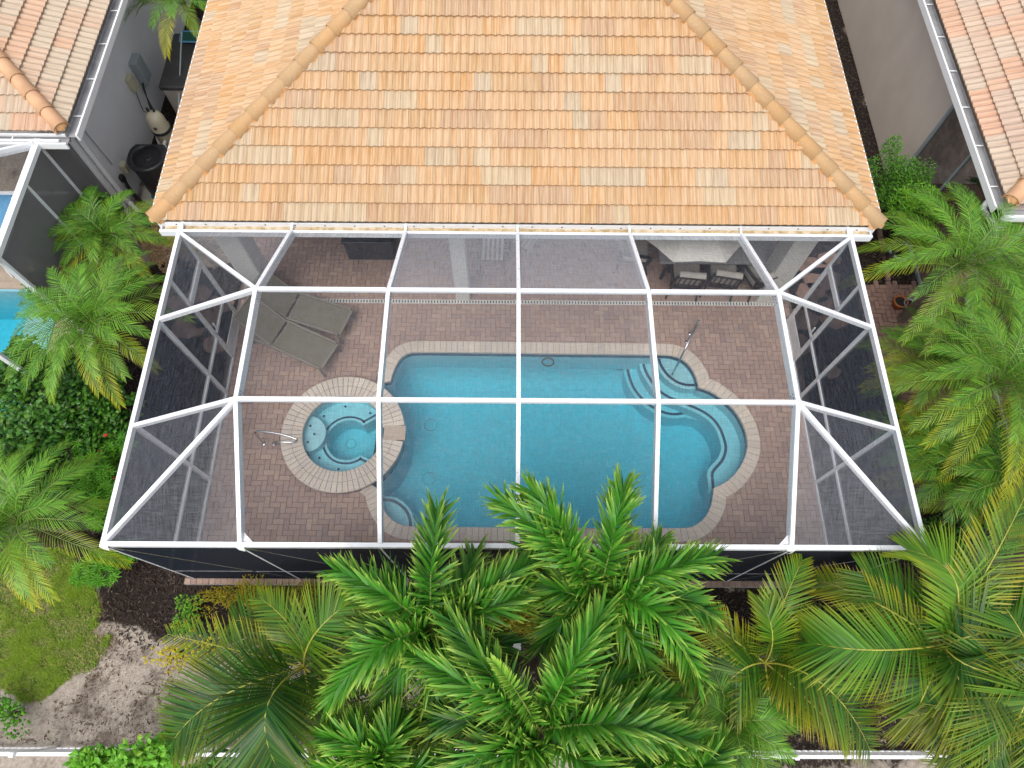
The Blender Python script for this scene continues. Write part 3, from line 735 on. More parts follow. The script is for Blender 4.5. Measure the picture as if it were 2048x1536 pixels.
def handrails():
    t = thing('spa_handrail', 'bent stainless steel grab rail at the left edge of the spa', 'handrail', tuple(at(528, 888, 0)))
    o = t.location
    a, b = at(528, 888, 0) - o, at(548, 888, 0) - o
    m_ = MB(); p = smooth_poly([a, a + V((0, .03, .5)), at(511, 866, .72) - o, at(520, 862.5, .8) - o, at(560, 868, .82) - o, at(590, 877, .80) - o, at(594, 881, .76) - o, at(586, 884, .72) - o, at(556, 884, .70) - o, at(549, 885, .55) - o, b], 6)
    m_.tube(p, .019, 10); m_.build('rail', M['steel'], t)
    for q in (a, b):
        f = MB(); f.lathe([(.0, .03), (.035, .028), (.045, .01), (.047, 0)], q, 16); f.build('flange', M['steel'], t)
    t = thing('pool_handrail', 'straight looking stainless steel handrail over the pool steps', 'handrail', tuple(at(1376, 686, 0))); o = t.location
    a, b = at(1380, 668, 0) - o, at(1374, 685, 0) - o
    m_ = MB(); m_.tube(smooth_poly([a, a + V((.02, .0, .5)), at(1398, 642, .86) - o, at(1394, 650, .88) - o, at(1372, 694, .82) - o, at(1352, 735, .35) - o, at(1344, 750, -.2) - o], 6), .02, 10); m_.build('rail', M['steel'], t)
    m2 = MB(); m2.tube(smooth_poly([b, b + V((0, -.01, .4)), b + V((.02, -.02, .78))], 6), .018, 10); m2.build('post', M['steel'], t)
    for q in (a, b):
        f = MB(); f.lathe([(.0, .03), (.035, .028), (.045, .01), (.047, 0)], q, 16); f.build('flange', M['steel'], t)
handrails()

# ================================================================== HOUSES
SL = 5 / 12.0; CS = 1 / math.sqrt(1 + SL * SL); SN = SL * CS
TW, TE = .268, .31
def tile_profile(x): return .018 * (1 + math.cos(4 * math.pi * x / TW))
def tile_mb(lift=0.0):
    m_ = MB(); K = 10; L = TE + .03; T = .036; vs = []; tx = []; ty = []
    def zt(y): return .060 - .048 * y / L + lift
    for i in range(K + 1):
        x = TW * i / K; xx = .002 + x * (TW - .004) / TW; z = tile_profile(x)
        e = -.002 if i in (0, K) else 0
        vs += [V((xx, 0, z + zt(0) - T)), V((xx, 0, z + zt(0) + e)), V((xx, L, z + zt(L) + e))]; tx += [xx] * 3; ty += [0, 0, L]
    fs = []
    for i in range(K):
        a, b = i * 3, i * 3 + 3
        fs += [(a, b, b + 1, a + 1), (a + 1, b + 1, b + 2, a + 2)]
    fs += [(0, 1, 2), (K * 3, K * 3 + 2, K * 3 + 1)]
    m_.add(vs, fs, 0, False, tx=tx, ty=ty)
    return m_
TILE = tile_mb(); TILE_ME = {}
def roof_face(parent, mat, O, U, Vd, ulen, nrows, hipL, hipR, pick, seed, limit_u=None):
    """courses of tiles on one slope; pick(centre) -> True for a tile of its own, False for the joined rest, None to leave it out"""
    r = random.Random(seed); O, U, Vd = V(O), V(U), V(Vd); Nn = U.cross(Vd).normalized(); base = BASE[parent.name]
    if mat.name not in TILE_ME:
        TILE_ME[mat.name] = TILE.mesh('roof_tile', mat)
    rest = MB(); single = []
    for j in range(nrows):
        off = (j % 2) * TW / 2; n = int(ulen / TW) + 2; sh_ = r.random()
        for i in range(-1, n):
            if r.random() < .58: sh_ = r.random()      # runs of like tiles in a course
            sh = (sh_ + r.uniform(0, .02)) % 1.0
            u0 = i * TW + off; v0 = j * TE; t0 = v0 * CS; t1 = (v0 + TE) * CS
            lo = t0 if hipL else 0.0; hi = ulen - t0 if hipR else ulen
            if u0 + TW < lo + (0 if hipL else 0) or u0 > hi: continue
            if not hipL and u0 < -.01 or not hipR and u0 + TW > ulen + TW: continue
            c = O + U * (u0 + TW / 2) + Vd * (v0 + TE / 2); pk = pick(c)
            if pk is None: continue
            M4 = Matrix((U, Vd, Nn)).transposed().to_4x4()
            P = O + U * u0 + Vd * v0 + Nn * r.gauss(0, .0015)
            clipL = hipL and u0 < t1 + .02; clipR = hipR and u0 + TW > ulen - t1 - .02
            if clipL or clipR or u0 < -.001:
                bm = bmesh.new(); bm.from_mesh(TILE_ME[mat.name])
                def cut(co, no): bmesh.ops.bisect_plane(bm, geom=bm.verts[:] + bm.edges[:] + bm.faces[:], plane_co=co, plane_no=no, clear_outer=True)
                if clipL: cut(V((t0 - u0, 0, 0)), V((-1, CS, 0)))
                if clipR: cut(V((ulen - t0 - u0, 0, 0)), V((1, CS, 0)))
                if u0 < -.001 and not hipL: cut(V((-u0, 0, 0)), V((-1, 0, 0)))
                if len(bm.faces) == 0: bm.free(); continue
                if pk:
                    me = bpy.data.meshes.new('cut_roof_tile'); bm.to_mesh(me); me.materials.append(mat) if not me.materials else None
                else:
                    lx = bm.verts.layers.float['tx']; ly = bm.verts.layers.float['ty']; bm.verts.index_update()
                    rest.add([M4.to_3x3() @ v.co + P for v in bm.verts], [[v.index for v in f.verts] for f in bm.faces], 0, rnd=sh, tx=[v[lx] for v in bm.verts], ty=[v[ly] for v in bm.verts])
                bm.free()
                if pk: single.append((me, M4, P, sh))
            elif pk: single.append((TILE_ME[mat.name], M4, P, sh))
            else: rest.add([M4.to_3x3() @ V(q) + P for q in TILE.v], TILE.f, 0, rnd=sh, tx=TILE.a['tx'], ty=TILE.a['ty'])
    for me, M4, P, sh in single:
        o = link('roof_tile', me, parent); o['shade'] = sh; o.matrix_basis = Matrix.Translation(P - base) @ M4
    if rest.f: rest.build('roof_tiles', mat, parent, kind='stuff')
def hip_tiles(parent, mat, corner, d, n, rr=.122, start=-.02):
    """barrel tiles up a hip; d = plan direction signs"""
    D = V((d[0], d[1], SL)).normalized(); side = D.cross(V((0, 0, 1))).normalized(); up = side.cross(D); base = BASE[parent.name]
    def barrel(length, r0, r1):
        m_ = MB(); K = 10; vs = []
        for y, q, th in ((0, r0, 0), (length, r1, 0), (0, r0 - .016, 0)):
            for i in range(K + 1):
                a = math.pi * i / K; vs.append(side * (q * math.cos(a)) + up * (q * 1.0 * math.sin(a)) + D * y)
        fs = []
        for i in range(K): fs += [(i, K + 1 + i, K + 2 + i, i + 1), (i, i + 1, 2 * K + 3 + i, 2 * K + 2 + i)]
        m_.add(vs, [tuple(reversed(f)) for f in fs], 0, True); return m_
    me = barrel(.44, rr + .020, rr - .010).mesh('hip_tile', mat); C = V(corner)
    for k in range(n):
        o = link('hip_tile', me, parent); o.location = C + D * (start + k * .385) + up * .028 - base
    r = random.Random(n)
    m_ = MB()          # mortar that beds the hip tiles
    for sg in (-1, 1):
        pts = []; k = 0
        while k * .06 < n * .385 - .1:
            wv = rr + .006 + r.uniform(0, .014) + (.012 if k % 6 < 3 else 0); pts.append((k * .06, wv, r.uniform(-.012, .016))); k += 1
        nrm = up
        vs = []
        for y, wv, z in pts:
            b = C + D * y; vs += [b + side * sg * (rr - .03) + up * .10, b + side * sg * (wv * .8) + up * (.065 + z) - V((0, 0, .02)), b + side * sg * wv + up * .0 - V((0, 0, .03))]
        fs = []
        for i in range(len(pts) - 1):
            a = i * 3; q = [(a, a + 1, a + 4, a + 3), (a + 1, a + 2, a + 5, a + 4)]
            fs += q if sg < 0 else [tuple(reversed(x)) for x in q]
        m_.add(vs, fs, 0, False)
    # closing lump at the corner
    cb = C + D * (start + .02) + up * .02
    vs = [cb + side * (rr * math.cos(math.pi * i / 10)) + up * (rr * math.sin(math.pi * i / 10)) for i in range(11)] + [cb - D * .085 + up * .03 + V((0, 0, -.02))]
    m_.add(vs, [(i + 1, i, 11) for i in range(10)], 0, True)
    m_.build('mortar', M['mortar'], parent)

def gutter_run(parent, a, b, out, wd, dep, lip=.035, inner='dark_gutter', straps=.9, z=2.92):
    """open box gutter from a to b (plan points), opening `out` metres towards direction out"""
    a, b, o = V((*a, z)), V((*b, z)), V((*out, 0)).normalized(); t = (b - a).normalized(); D = V((0, 0, -dep))
    g = MB()
    g.bar(a + o * wd + V((0, 0, -dep / 2)), b + o * wd + V((0, 0, -dep / 2)), lip, dep)
    gt = g.build('gutter', M['white'], parent)
    i_ = MB(); c = lip / 2
    i_.add([a + D * .4, b + D * .4, b + o * (wd - c) + D * .4, a + o * (wd - c) + D * .4], [(0, 1, 2, 3)]); i_.add([a + o * (wd - c - .002) + D, b + o * (wd - c - .002) + D, b + o * (wd - c - .002), a + o * (wd - c - .002)], [(0, 1, 2, 3)])
    i_.add([a + o * .004, b + o * .004, b + o * .004 + D, a + o * .004 + D], [(0, 1, 2, 3)])
    i_.build('gutter_floor', M[inner], gt)
    n = int((b - a).length / straps)
    for k in range(n):
        s_ = MB(); p = a + t * (straps * (k + .5)); s_.bar(p + V((0, 0, -.012)), p + o * (wd - lip * .4) + V((0, 0, -.012)), .022, .006); s_.build('strap', M['white'], gt)
    return gt

def roof_deck(parent, pts, faces, mat, name='roof_deck'):
    m_ = MB(); m_.add(pts, faces, 0, rnd=.3); return m_.build(name, mat, parent)

def main_house():
    h = thing('main_house', 'house with blended orange barrel-tile hip roof above the screened pool patio', 'house', (0, 8.5, -.1), world=True)
    X0, X1, Y0, ZE = -5.95, 5.95, 5.215, 2.945; W = X1 - X0; YB = 18.0
    rz = ZE + SL * W / 2 ; ry = Y0 + W / 2
    roof = MB()
    a, b, c, d = (X0 + .03, Y0 + .03, ZE - .01), (X1 - .03, Y0 + .03, ZE - .01), (X1 - .03, YB, ZE - .01), (X0 + .03, YB, ZE - .01); t, t2 = (0, ry, rz - .01), (0, YB, rz - .01)
    roof.add([a, b, c, d, t, t2], [(0, 1, 4), (1, 2, 5, 4), (3, 0, 4, 5), (2, 3, 5)], 0, rnd=.3, tx=.1, ty=.1)
    rf = roof.build('roof', M['tile'], h)
    pickf = lambda c: True if c.y < 8.0 else (False if c.y < 10.2 else None)
    cnt = [0]
    def pick_front(c):
        # the 300 tiles that show largest: lower courses of the slope facing the camera
        cnt[0] += 1
        return cnt[0] <= 300
    U, Vd = (1, 0, 0), (0, CS, SN)
    roof_face(rf, M['tile'], (X0, Y0, ZE), U, Vd, W, 15, True, True, pick_front, 1)
    yl = 13.2
    side_pick = lambda c: False
    roof_face(rf, M['tile'], (X0, Y0 + yl - 5.2, ZE), (0, -1, 0), (CS, 0, SN), yl - 5.2, 13, False, True, side_pick, 2)
    roof_face(rf, M['tile'], (X1, Y0, ZE), (0, 1, 0), (-CS, 0, SN), yl - 5.2, 13, True, False, side_pick, 3)
    hip_tiles(rf, M['hip'], (X0 + .03, Y0 + .03, ZE + .02), (1, 1), 17); hip_tiles(rf, M['hip'], (X1 - .03, Y0 + .03, ZE + .02), (-1, 1), 17)
    # drip edges, fascia, soffit
    f = MB()
    f.bar((X0 - .03, Y0 - .01, ZE + .01), (X0 - .03, YB, ZE + .01), .035, .09); f.bar((X1 + .03, Y0 - .01, ZE + .01), (X1 + .03, YB, ZE + .01), .035, .09)
    f.build('drip_edge', M['white'], h)
    f = MB(); f.box((0, 5.207, 2.80), (W - .1, .024, .25)); f.box((X0 + .08, 11.6, 2.80), (.024, 12.6, .24)); f.box((X1 - .08, 11.6, 2.80), (.024, 12.6, .24)); f.build('fascia', M['white'], h)
    s_ = MB(); s_.box((0, 11.6, 2.66), (W - .2, 12.7, .03)); s_.build('soffit', M['stucco_cream'], h)
    # screws along the fascia
    for i in range(24):
        m_ = MB(); x = -5.6 + i * .487; m_.box((x, 5.1935, 2.885 + .01 * math.sin(i * 7)), (.022, .006, .022)); m_.build('screw', M['black'], h)
    # wide gutter that carries the screen roof
    GXA, GXB = -5.86, 5.84
    g = MB(); g.box(((GXA + GXB) / 2, 5.15, 2.735), (GXB - GXA, .14, .02)); g.box((GXA + .012, 5.165, 2.80), (.02, .17, .12)); g.box((GXB - .012, 5.165, 2.80), (.02, .17, .12))
    gt = g.build('gutter', M['white'], h)
    n = N('gutter_dirt'); v = n.coords(shift=False, obj=False); f_ = n.noise(v, 7, 5, .7)
    md = n.fin(n.bsdf(n.ramp(f_, [(.30, (.26, .17, .07)), (.46, (.44, .33, .18)), (.62, (.58, .50, .38))]), .9, n.noise(v, 30, 3), .6, .01))
    d_ = MB(); r = random.Random(31); K = 240
    for i in range(K):
        x0 = GXA + .05 + (GXB - GXA - .1) * i / K; x1 = GXA + .05 + (GXB - GXA - .1) * (i + 1) / K
        z0 = 2.825 + .016 * abs(math.sin(i * math.pi / 6.2)); z1 = 2.825 + .016 * abs(math.sin((i + 1) * math.pi / 6.2))
        d_.add([(x0, 5.10, z0), (x1, 5.10, z1), (x1, 5.194, z1 + .006), (x0, 5.194, z0 + .006)], [(0, 1, 2, 3)])
    d_.build('debris', md, gt, kind='stuff')
    w_ = MB()
    w_.box((-5.32, 12.9, 1.27), (.2, 9.0, 2.8)); w_.box((5.32, 12.9, 1.27), (.2, 9.0, 2.8)); w_.box((0, 8.62, 1.27), (10.44, .2, 2.8)); w_.build('wall', M['stucco_cream'], h)
    # glazed doors of the covered patio
    for x in (-3.4, 0.2, 3.4):
        m_ = MB(); m_.box((x, 8.505, 1.05), (2.4, .03, 2.1)); dd = m_.build('sliding_door', M['black'], h)
        m_ = MB()
        for q in (-1.2, 0, 1.2): m_.box((x + q, 8.48, 1.05), (.06, .03, 2.16))
        m_.box((x, 8.48, 2.12), (2.4, .03, .06)); m_.build('frame', M['white'], dd)
    for x, wx, wy, y in ((-1.07, .29, .30, 5.66), (-5.13, .42, .46, 5.72), (5.13, .42, .46, 5.72)):
        m_ = MB(); m_.cbox((x, y, 1.32), (wx, wy, 2.64), .02); m_.build('column', M['stucco_cream'], h)
    b_ = MB(); b_.box((0, 5.66, 2.58), (10.2, .30, .13)); b_.build('lintel', M['stucco_cream'], h)
main_house()

def left_house():
    h = thing('neighbour_house', 'left neighbour house with cream and pink tiled roof and grey stucco wall', 'house', (-11, 10, -.1), world=True)
    XE, YE, ZE = -7.86, 7.06, 2.98; roof = MB()
    roof.add([(XE - .03, YE + .03, ZE - .02), (XE - .03, 18, ZE - .02), (XE - 6, 18, ZE + SL * 6 - .04), (XE - 6, YE + 6, ZE + SL * 6 - .04), (XE - 9, YE + .03, ZE - .02), (XE - 9, YE + 6, ZE + SL * 6 - .04)], [(0, 1, 2, 3), (4, 0, 3, 5)], 0, rnd=.1, tx=.1, ty=.1)
    rf = roof.build('roof', M['tile_left'], h)
    def pk(c):
        if c.x < -13.2 or c.y > 16.5: return None
        s = c - CAM; dz = s.dot(_fw); x, y = 1024 + FPX * s.dot(_rt) / dz, 768 - FPX * s.dot(_up) / dz
        return x > -60 and y > -60
    roof_face(rf, M['tile_left'], (XE, YE, ZE), (0, 1, 0), (-CS, 0, SN), 9, 12, True, False, pk, 4)
    roof_face(rf, M['tile_left'], (XE - 6, YE, ZE), (1, 0, 0), (0, CS, SN), 6, 9, False, True, pk, 5)
    hip_tiles(rf, M['hip_left'], (XE - .03, YE + .03, ZE + .02), (-1, 1), 12, start=.02)
    gutter_run(h, (XE - .015, YE - .02), (XE - .015, 18), (1, 0), .175, .13, z=2.93)
    g = MB(); g.bar((XE - 6, YE - .02, 2.90), (XE - .02, YE - .02, 2.90), .03, .1); g.build('fascia', M['white'], h)
    gutter_run(h, (XE - 5, YE - .04), (XE + .02, YE - .04), (0, -1), .15, .12, inner='dark_gutter', z=2.91)
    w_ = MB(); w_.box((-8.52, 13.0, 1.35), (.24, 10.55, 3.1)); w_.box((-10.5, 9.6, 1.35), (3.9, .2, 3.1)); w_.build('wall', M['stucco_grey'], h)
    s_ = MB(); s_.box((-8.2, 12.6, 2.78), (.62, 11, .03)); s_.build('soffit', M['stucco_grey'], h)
    t_ = MB(); t_.box((-8.385, 7.62, 1.35), (.05, .16, 3.0)); t_.build('corner_trim', M['pvc'], h)
    d_ = MB(); d_.tube(smooth_poly([(-7.82, 7.5, 2.82), (-7.95, 7.6, 2.68), (-8.28, 7.78, 2.5), (-8.34, 7.80, 2.3), (-8.34, 7.80, .35), (-8.30, 7.78, .18), (-8.12, 7.62, .04)], 5), .05, 8); d_.build('downspout', M['white'], h)
    d_ = MB(); d_.tube([(-8.12, 7.62, .04), (-8.02, 7.45, -.05)], .062, 10); d_.tube([(-8.02, 7.45, -.05), (-7.9, 7.3, -.12)], .055, 10); d_.build('drain_boot', M['green_pipe'], h)
    d_ = MB(); d_.lathe([(0, -.07), (.06, -.06), (.08, 0), (.06, .05), (0, .06)], (-7.86, 7.55, 2.8), 12); d_.build('gutter_outlet', M['white'], h)
    c = MB(); c.tube(smooth_poly([(-8.37, 8.05, 2.75), (-8.37, 8.15, .95)], 2), .012, 6); c.build('conduit', M['grey_box'], h)
left_house()

def right_house():
    h = thing('neighbour_house', 'right neighbour house with pinkish tiled roof and taupe stucco side wall', 'house', (11, 10, -.1), world=True)
    XE, YE, ZE = 8.16, 5.66, 2.98; roof = MB()
    roof.add([(XE + .03, YE + .03, ZE - .02), (XE + .03, 18, ZE - .02), (XE + 6, 18, ZE + SL * 6 - .04), (XE + 6, YE + 6, ZE + SL * 6 - .04), (XE + 9, YE + .03, ZE - .02), (XE + 9, YE + 6, ZE + SL * 6 - .04)], [(1, 0, 3, 2), (0, 4, 5, 3)], 0, rnd=.1, tx=.1, ty=.1)
    rf = roof.build('roof', M['tile_right'], h)
    def pk(c):
        if c.x > 13 or c.y > 16.5: return None
        s = c - CAM; dz = s.dot(_fw); x, y = 1024 + FPX * s.dot(_rt) / dz, 768 - FPX * s.dot(_up) / dz
        return x < 2110 and y > -60
    L = 10.5
    roof_face(rf, M['tile_right'], (XE, YE + L, ZE), (0, -1, 0), (CS, 0, SN), L, 9, False, True, pk, 6)
    roof_face(rf, M['tile_right'], (XE, YE, ZE), (1, 0, 0), (0, CS, SN), 5, 8, True, False, pk, 7)
    hip_tiles(rf, M['hip_left'], (XE + .03, YE + .03, ZE + .02), (1, 1), 8, start=.02)
    gutter_run(h, (XE + .015, YE - .02), (XE + .015, 18), (-1, 0), .165, .13, z=2.93)
    gutter_run(h, (XE - .02, YE - .04), (XE + 5, YE - .04), (0, -1), .15, .12, z=2.91)
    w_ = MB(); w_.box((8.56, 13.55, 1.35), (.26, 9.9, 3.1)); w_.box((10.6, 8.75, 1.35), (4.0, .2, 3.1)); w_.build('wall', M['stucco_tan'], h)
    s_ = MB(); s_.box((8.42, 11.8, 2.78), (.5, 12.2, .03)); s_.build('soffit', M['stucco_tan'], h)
    f = MB(); f.bar((8.44, 8.57, -.1), (8.44, 8.57, 2.76), .06, .07); f.bar((8.44, 7.35, -.1), (8.44, 7.35, 2.76), .05, .05); f.bar((8.44, 5.7, .0), (8.44, 8.6, .0), .05, .08); f.bar((8.44, 5.7, 2.7), (8.44, 8.6, 2.7), .05, .06)
    f.bar((8.44, 5.72, 2.7), (8.44, 5.72, -.1), .05, .05)
    fr = f.build('screen_frame', M['grey_box'], h)
    s_ = MB(); s_.add([(8.445, 5.7, 0), (8.445, 8.57, 0), (8.445, 8.57, 2.7), (8.445, 5.7, 2.7)], [(0, 1, 2, 3)]); sc_ = s_.build('screen', M['wall_screen'], fr)
    fl = MB(); fl.box((10.5, 7.1, -.06), (4.05, 3.1, .1)); fl.build('patio_floor', M['red_paver'], h)
    d_ = MB(); d_.tube(smooth_poly([(8.06, 5.9, 2.8), (8.06, 5.85, 2.6), (8.3, 5.62, 2.45), (8.42, 5.6, 2.2), (8.42, 5.6, .1)], 5), .055, 8); d_.build('downspout', M['white'], h)
right_house()

# ================================================================== SCREEN ENCLOSURES
HZ = 2.85; XL, XR, YG = -5.54, 5.49, 5.08; BX = [-3.70, -1.835, 0.0, 1.838, 3.672]; YA, YBm, ZA = 3.378, 1.70, 3.824
HAZE = {}
def enclosure():
    e = thing('pool_enclosure', 'white aluminium pool cage with mansard roof and charcoal insect screens', 'pool enclosure', (0, 0, 0))
    def bar(name, a, b, wd, h, drop=None, up=(0, 0, 1), mat='beam'):
        m_ = MB(); m_.bar(a, b, wd, h, 0, up, h / 2 if drop is None else drop); return m_.build(name, M[mat], e)
    T = .03
    # eave rails
    bar('eave_rail', (XL, -.04, HZ + T), (XL, YG + .12, HZ + T), .06, .10); bar('eave_rail', (XR, -.04, HZ + T), (XR, YG + .12, HZ + T), .06, .10)
    bar('eave_rail', (XL - .03, 0, HZ + T + .004), (XR + .03, 0, HZ + T + .004), .062, .10)
    bar('house_rail', (-5.86, YG, HZ + T - .002), (5.84, YG, HZ + T - .002), .05, .12)
    # rafters with three straight lengths each, deep in section
    pl = lambda x: [(x, YG - .02, HZ + T + .05), (x, YA, ZA + .04), (x, YBm, ZA + .04), (x, .02, HZ + T + .05)]
    for x in BX:
        p = pl(x); m_ = MB(); D = .17; ww = .0275
        ring = []
        q = [V(k) for k in p]
        low = [q[0] + V((0, 0, -.17)), q[1] + V((0, .02, -D)), q[2] + V((0, -.02, -D)), q[3] + V((0, 0, -.17))]
        pts = q + low[::-1]; n = len(pts)
        m_.add([k + V((-ww, 0, 0)) for k in pts] + [k + V((ww, 0, 0)) for k in pts],
               [(0, 1, 6, 7), (1, 2, 5, 6), (2, 3, 4, 5), (8, 15, 14, 9), (9, 14, 13, 10), (10, 13, 12, 11)] + [(i, i + n, (i + 1) % n + n, (i + 1) % n) for i in range(n)])
        rf = m_.build('rafter', M['beam'], e)
        # splice plates with screw heads at the two bends
        for y, dy in ((YA - .06, 1), (YBm + .06, 1)):
            s_ = MB()
            for sg in (-1, 1):
                for k in range(4):
                    for l in range(2): s_.box((x + sg * (ww + .001), y + (k - 1.5) * .05, ZA - .03 - l * .07), (.006, .016, .016))
            s_.build('screws', M['black'], rf)
        s_ = MB()
        for a, b in zip(q, q[1:]):
            k = int((b - a).length / .3)
            for i_ in range(1, k): c_ = a.lerp(b, i_ / k); s_.box((x + .012 * (-1) ** i_, c_.y, c_.z + .002), (.012, .012, .006))
        s_.build('cap_screws', M['grey_box'], rf)
        m_ = MB(); m_.bar((x, YG + .02, HZ + .035), (x, 5.235, HZ + .06), .035, .03); m_.build('gutter_strap', M['white'], e)
        # knee gusset at the front
        if x in (BX[0], BX[-1]):
            sg = 1 if x < 0 else -1
            g = MB(); g.add([(x + sg * .03, .04, HZ + .03), (x + sg * .16, .03, HZ + .03), (x + sg * .03, .16, HZ + .06)], [(0, 1, 2)]); g.build('gusset', M['beam'], e)
    for x in (XL + .05, XR - .05):
        m_ = MB(); m_.bar((x, YG + .02, HZ + .035), (x, 5.235, HZ + .06), .035, .03); m_.build('gutter_strap', M['white'], e)
    for y in (YA, YBm):
        for a, b in zip(BX, BX[1:]): bar('purlin', (a + .03, y, ZA + .045), (b - .03, y, ZA + .045), .055, .06)
        bar('side_rafter', (XL + .02, y + (.05 if y == YA else -.02), HZ + T + .01), (BX[0] - .03, y, ZA + .035), .055, .08)
        bar('side_rafter', (XR - .02, y, HZ + T + .01), (BX[-1] + .03, y, ZA + .035), .055, .08)
    for x, bx, s in ((XL, BX[0], 1), (XR, BX[-1], -1)):
        bar('hip_rafter', (x + .03 * s, YG - .04, HZ + T + .012), (bx - .03 * s, YA + .03, ZA + .03), .055, .08)
        bar('hip_rafter', (x + .03 * s, .05, HZ + T + .012), (bx - .03 * s, YBm - .03, ZA + .03), .055, .08)
    # posts
    for x in [XL + .025] + BX + [XR - .025]: bar('post', (x, -.012, HZ - .07), (x, -.012, 0.0), .026, .05, 0, (0, 1, 0))
    for x in (XL, XR):
        s = 1 if x < 0 else -1
        for y, wv in ((YG - .03, .05), (4.17, .05), (3.40, .08), (1.70, .08)): bar('post', (x, y, HZ - .07), (x, y, 0.0), wv, .05, 0, (0, 1, 0))
        bar('base_rail', (x, 0, .03), (x, 4.15, .03), .05, .05, 0)
        bar('chair_rail', (x, .02, .86), (x, 4.15, .86), .05, .05, 0)
        bar('door_header', (x, 4.19, 2.05), (x, YG - .05, 2.05), .05, .06, 0)
        # screen door
        d = MB(); y0, y1 = 4.21, 5.01
        for y in (y0, y1): d.bar((x, y, .02), (x, y, 2.0), .035, .05, 0, (0, 1, 0))
        for z in (.03, .90, 1.98): d.bar((x, y0, z), (x, y1, z), .035, .06, 0)
        do = d.build('screen_door', M['white'], e)
        k = MB(); k.box((x, 4.61, .22), (.02, .76, .34)); k.build('kick_plate', M['beam'], do)
        k = MB(); k.bar((x + .03 * s, 4.30, .98), (x + .03 * s, 4.30, 1.16), .02, .03, 0, (0, 1, 0)); k.build('handle', M['white'], do)
        k = MB(); k.add([(x, y0, .06), (x, y1, .06), (x, y1, 1.96), (x, y0, 1.96)], [(0, 1, 2, 3)]); o = k.build('screen', M['wall_screen'], do); o['haze'] = .1
    bar('base_rail', (XL, 0, .02), (XR, 0, .02), .03, .04, 0)
    xs = [XL + .05] + [q for b in BX for q in (b - .025, b + .025)] + [XR - .05]
    for a, b in zip(xs[::2], xs[1::2]): bar('chair_rail', (a, -.016, .76), (b, -.016, .76), .02, .05, 0)
    # brace cables and their brackets
    PX = [XL + .025] + BX + [XR - .025]
    for i, j in ((0, 1), (1, 2), (6, 5), (5, 4)):
        a = V((PX[i] + (.05 if j > i else -.05), -.035, HZ - .04)); b = V((PX[j] - (.04 if j > i else -.04), -.035, .08))
        m_ = MB(); m_.tube([a, b], .006, 5); m_.build('brace_cable', M['steel'], e)
        m_ = MB(); m_.tube([a, a.lerp(b, .06)], .013, 6); m_.build('turnbuckle', M['steel'], e)
    for i, s in ((0, 1), (1, 1), (5, -1), (6, -1)):
        m_ = MB(); x = PX[i]; m_.add([(x - .055, -.045, HZ + .02), (x + .055, -.045, HZ + .02), (x + .04 * s, -.075, HZ - .08), (x - .04 * s, -.06, HZ - .06), (x - .055, -.03, HZ + .02), (x + .055, -.03, HZ + .02)], [(0, 3, 2, 1), (0, 1, 5, 4)]); m_.build('cable_bracket', M['white'], e)
    # screens: roof
    def panel(pts, haze, mat='screen'):
        m_ = MB(); m_.add(pts, [tuple(range(len(pts)))]); o = m_.build('screen', M[mat], e); o['haze'] = haze; return o
    zt = .012
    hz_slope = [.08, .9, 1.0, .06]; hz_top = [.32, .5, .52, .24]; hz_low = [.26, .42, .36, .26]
    for k, (a, b) in enumerate(zip(BX, BX[1:])):
        a, b = a + .02, b - .02
        panel([(a, YA, ZA + zt), (b, YA, ZA + zt), (b, YG, HZ + zt), (a, YG, HZ + zt)], hz_slope[k])
        panel([(a, YBm, ZA + zt), (b, YBm, ZA + zt), (b, YA, ZA + zt), (a, YA, ZA + zt)], hz_top[k])
        panel([(a, 0, HZ + zt), (b, 0, HZ + zt), (b, YBm, ZA + zt), (a, YBm, ZA + zt)], hz_low[k])
    for x, bx, s in ((XL, BX[0] - .02, 0), (XR, BX[-1] + .02, 1)):
        for pts, hz in (([(x, YG, HZ + zt), (bx, YA, ZA + zt), (bx, YG, HZ + zt)], (.5, .22)[s]), ([(x, YG, HZ + zt), (x, YA, HZ + zt), (bx, YA, ZA + zt)], (.22, .16)[s]),
                        ([(x, YA, HZ + zt), (x, YBm, HZ + zt), (bx, YBm, ZA + zt), (bx, YA, ZA + zt)], (.08, .08)[s]), ([(x, YBm, HZ + zt), (x, 0, HZ + zt), (bx, YBm, ZA + zt)], (.42, .4)[s]), ([(x, 0, HZ + zt), (bx, 0, HZ + zt), (bx, YBm, ZA + zt)], (.6, .7)[s])):
            panel(pts if s == 0 else pts[::-1], hz)
    # screens: walls
    for a, b in zip(PX, PX[1:]):
        for z0, z1 in ((.0, .735), (.785, HZ)): panel([(a + .013, -.03, z0), (b - .013, -.03, z0), (b - .013, -.03, z1), (a + .013, -.03, z1)], .0, 'wall_screen')
    for x in (XL, XR):
        for y0, y1 in ((0, 1.7), (1.7, 3.4), (3.4, 4.17)):
            for z0, z1 in ((.05, .84), (.88, HZ)): panel([(x, y0, z0), (x, y1, z0), (x, y1, z1), (x, y0, z1)], .25 if y0 == 0 else .05, 'wall_screen')
        panel([(x, 4.17, 2.07), (x, YG, 2.07), (x, YG, HZ), (x, 4.17, HZ)], .05, 'wall_screen')
enclosure()

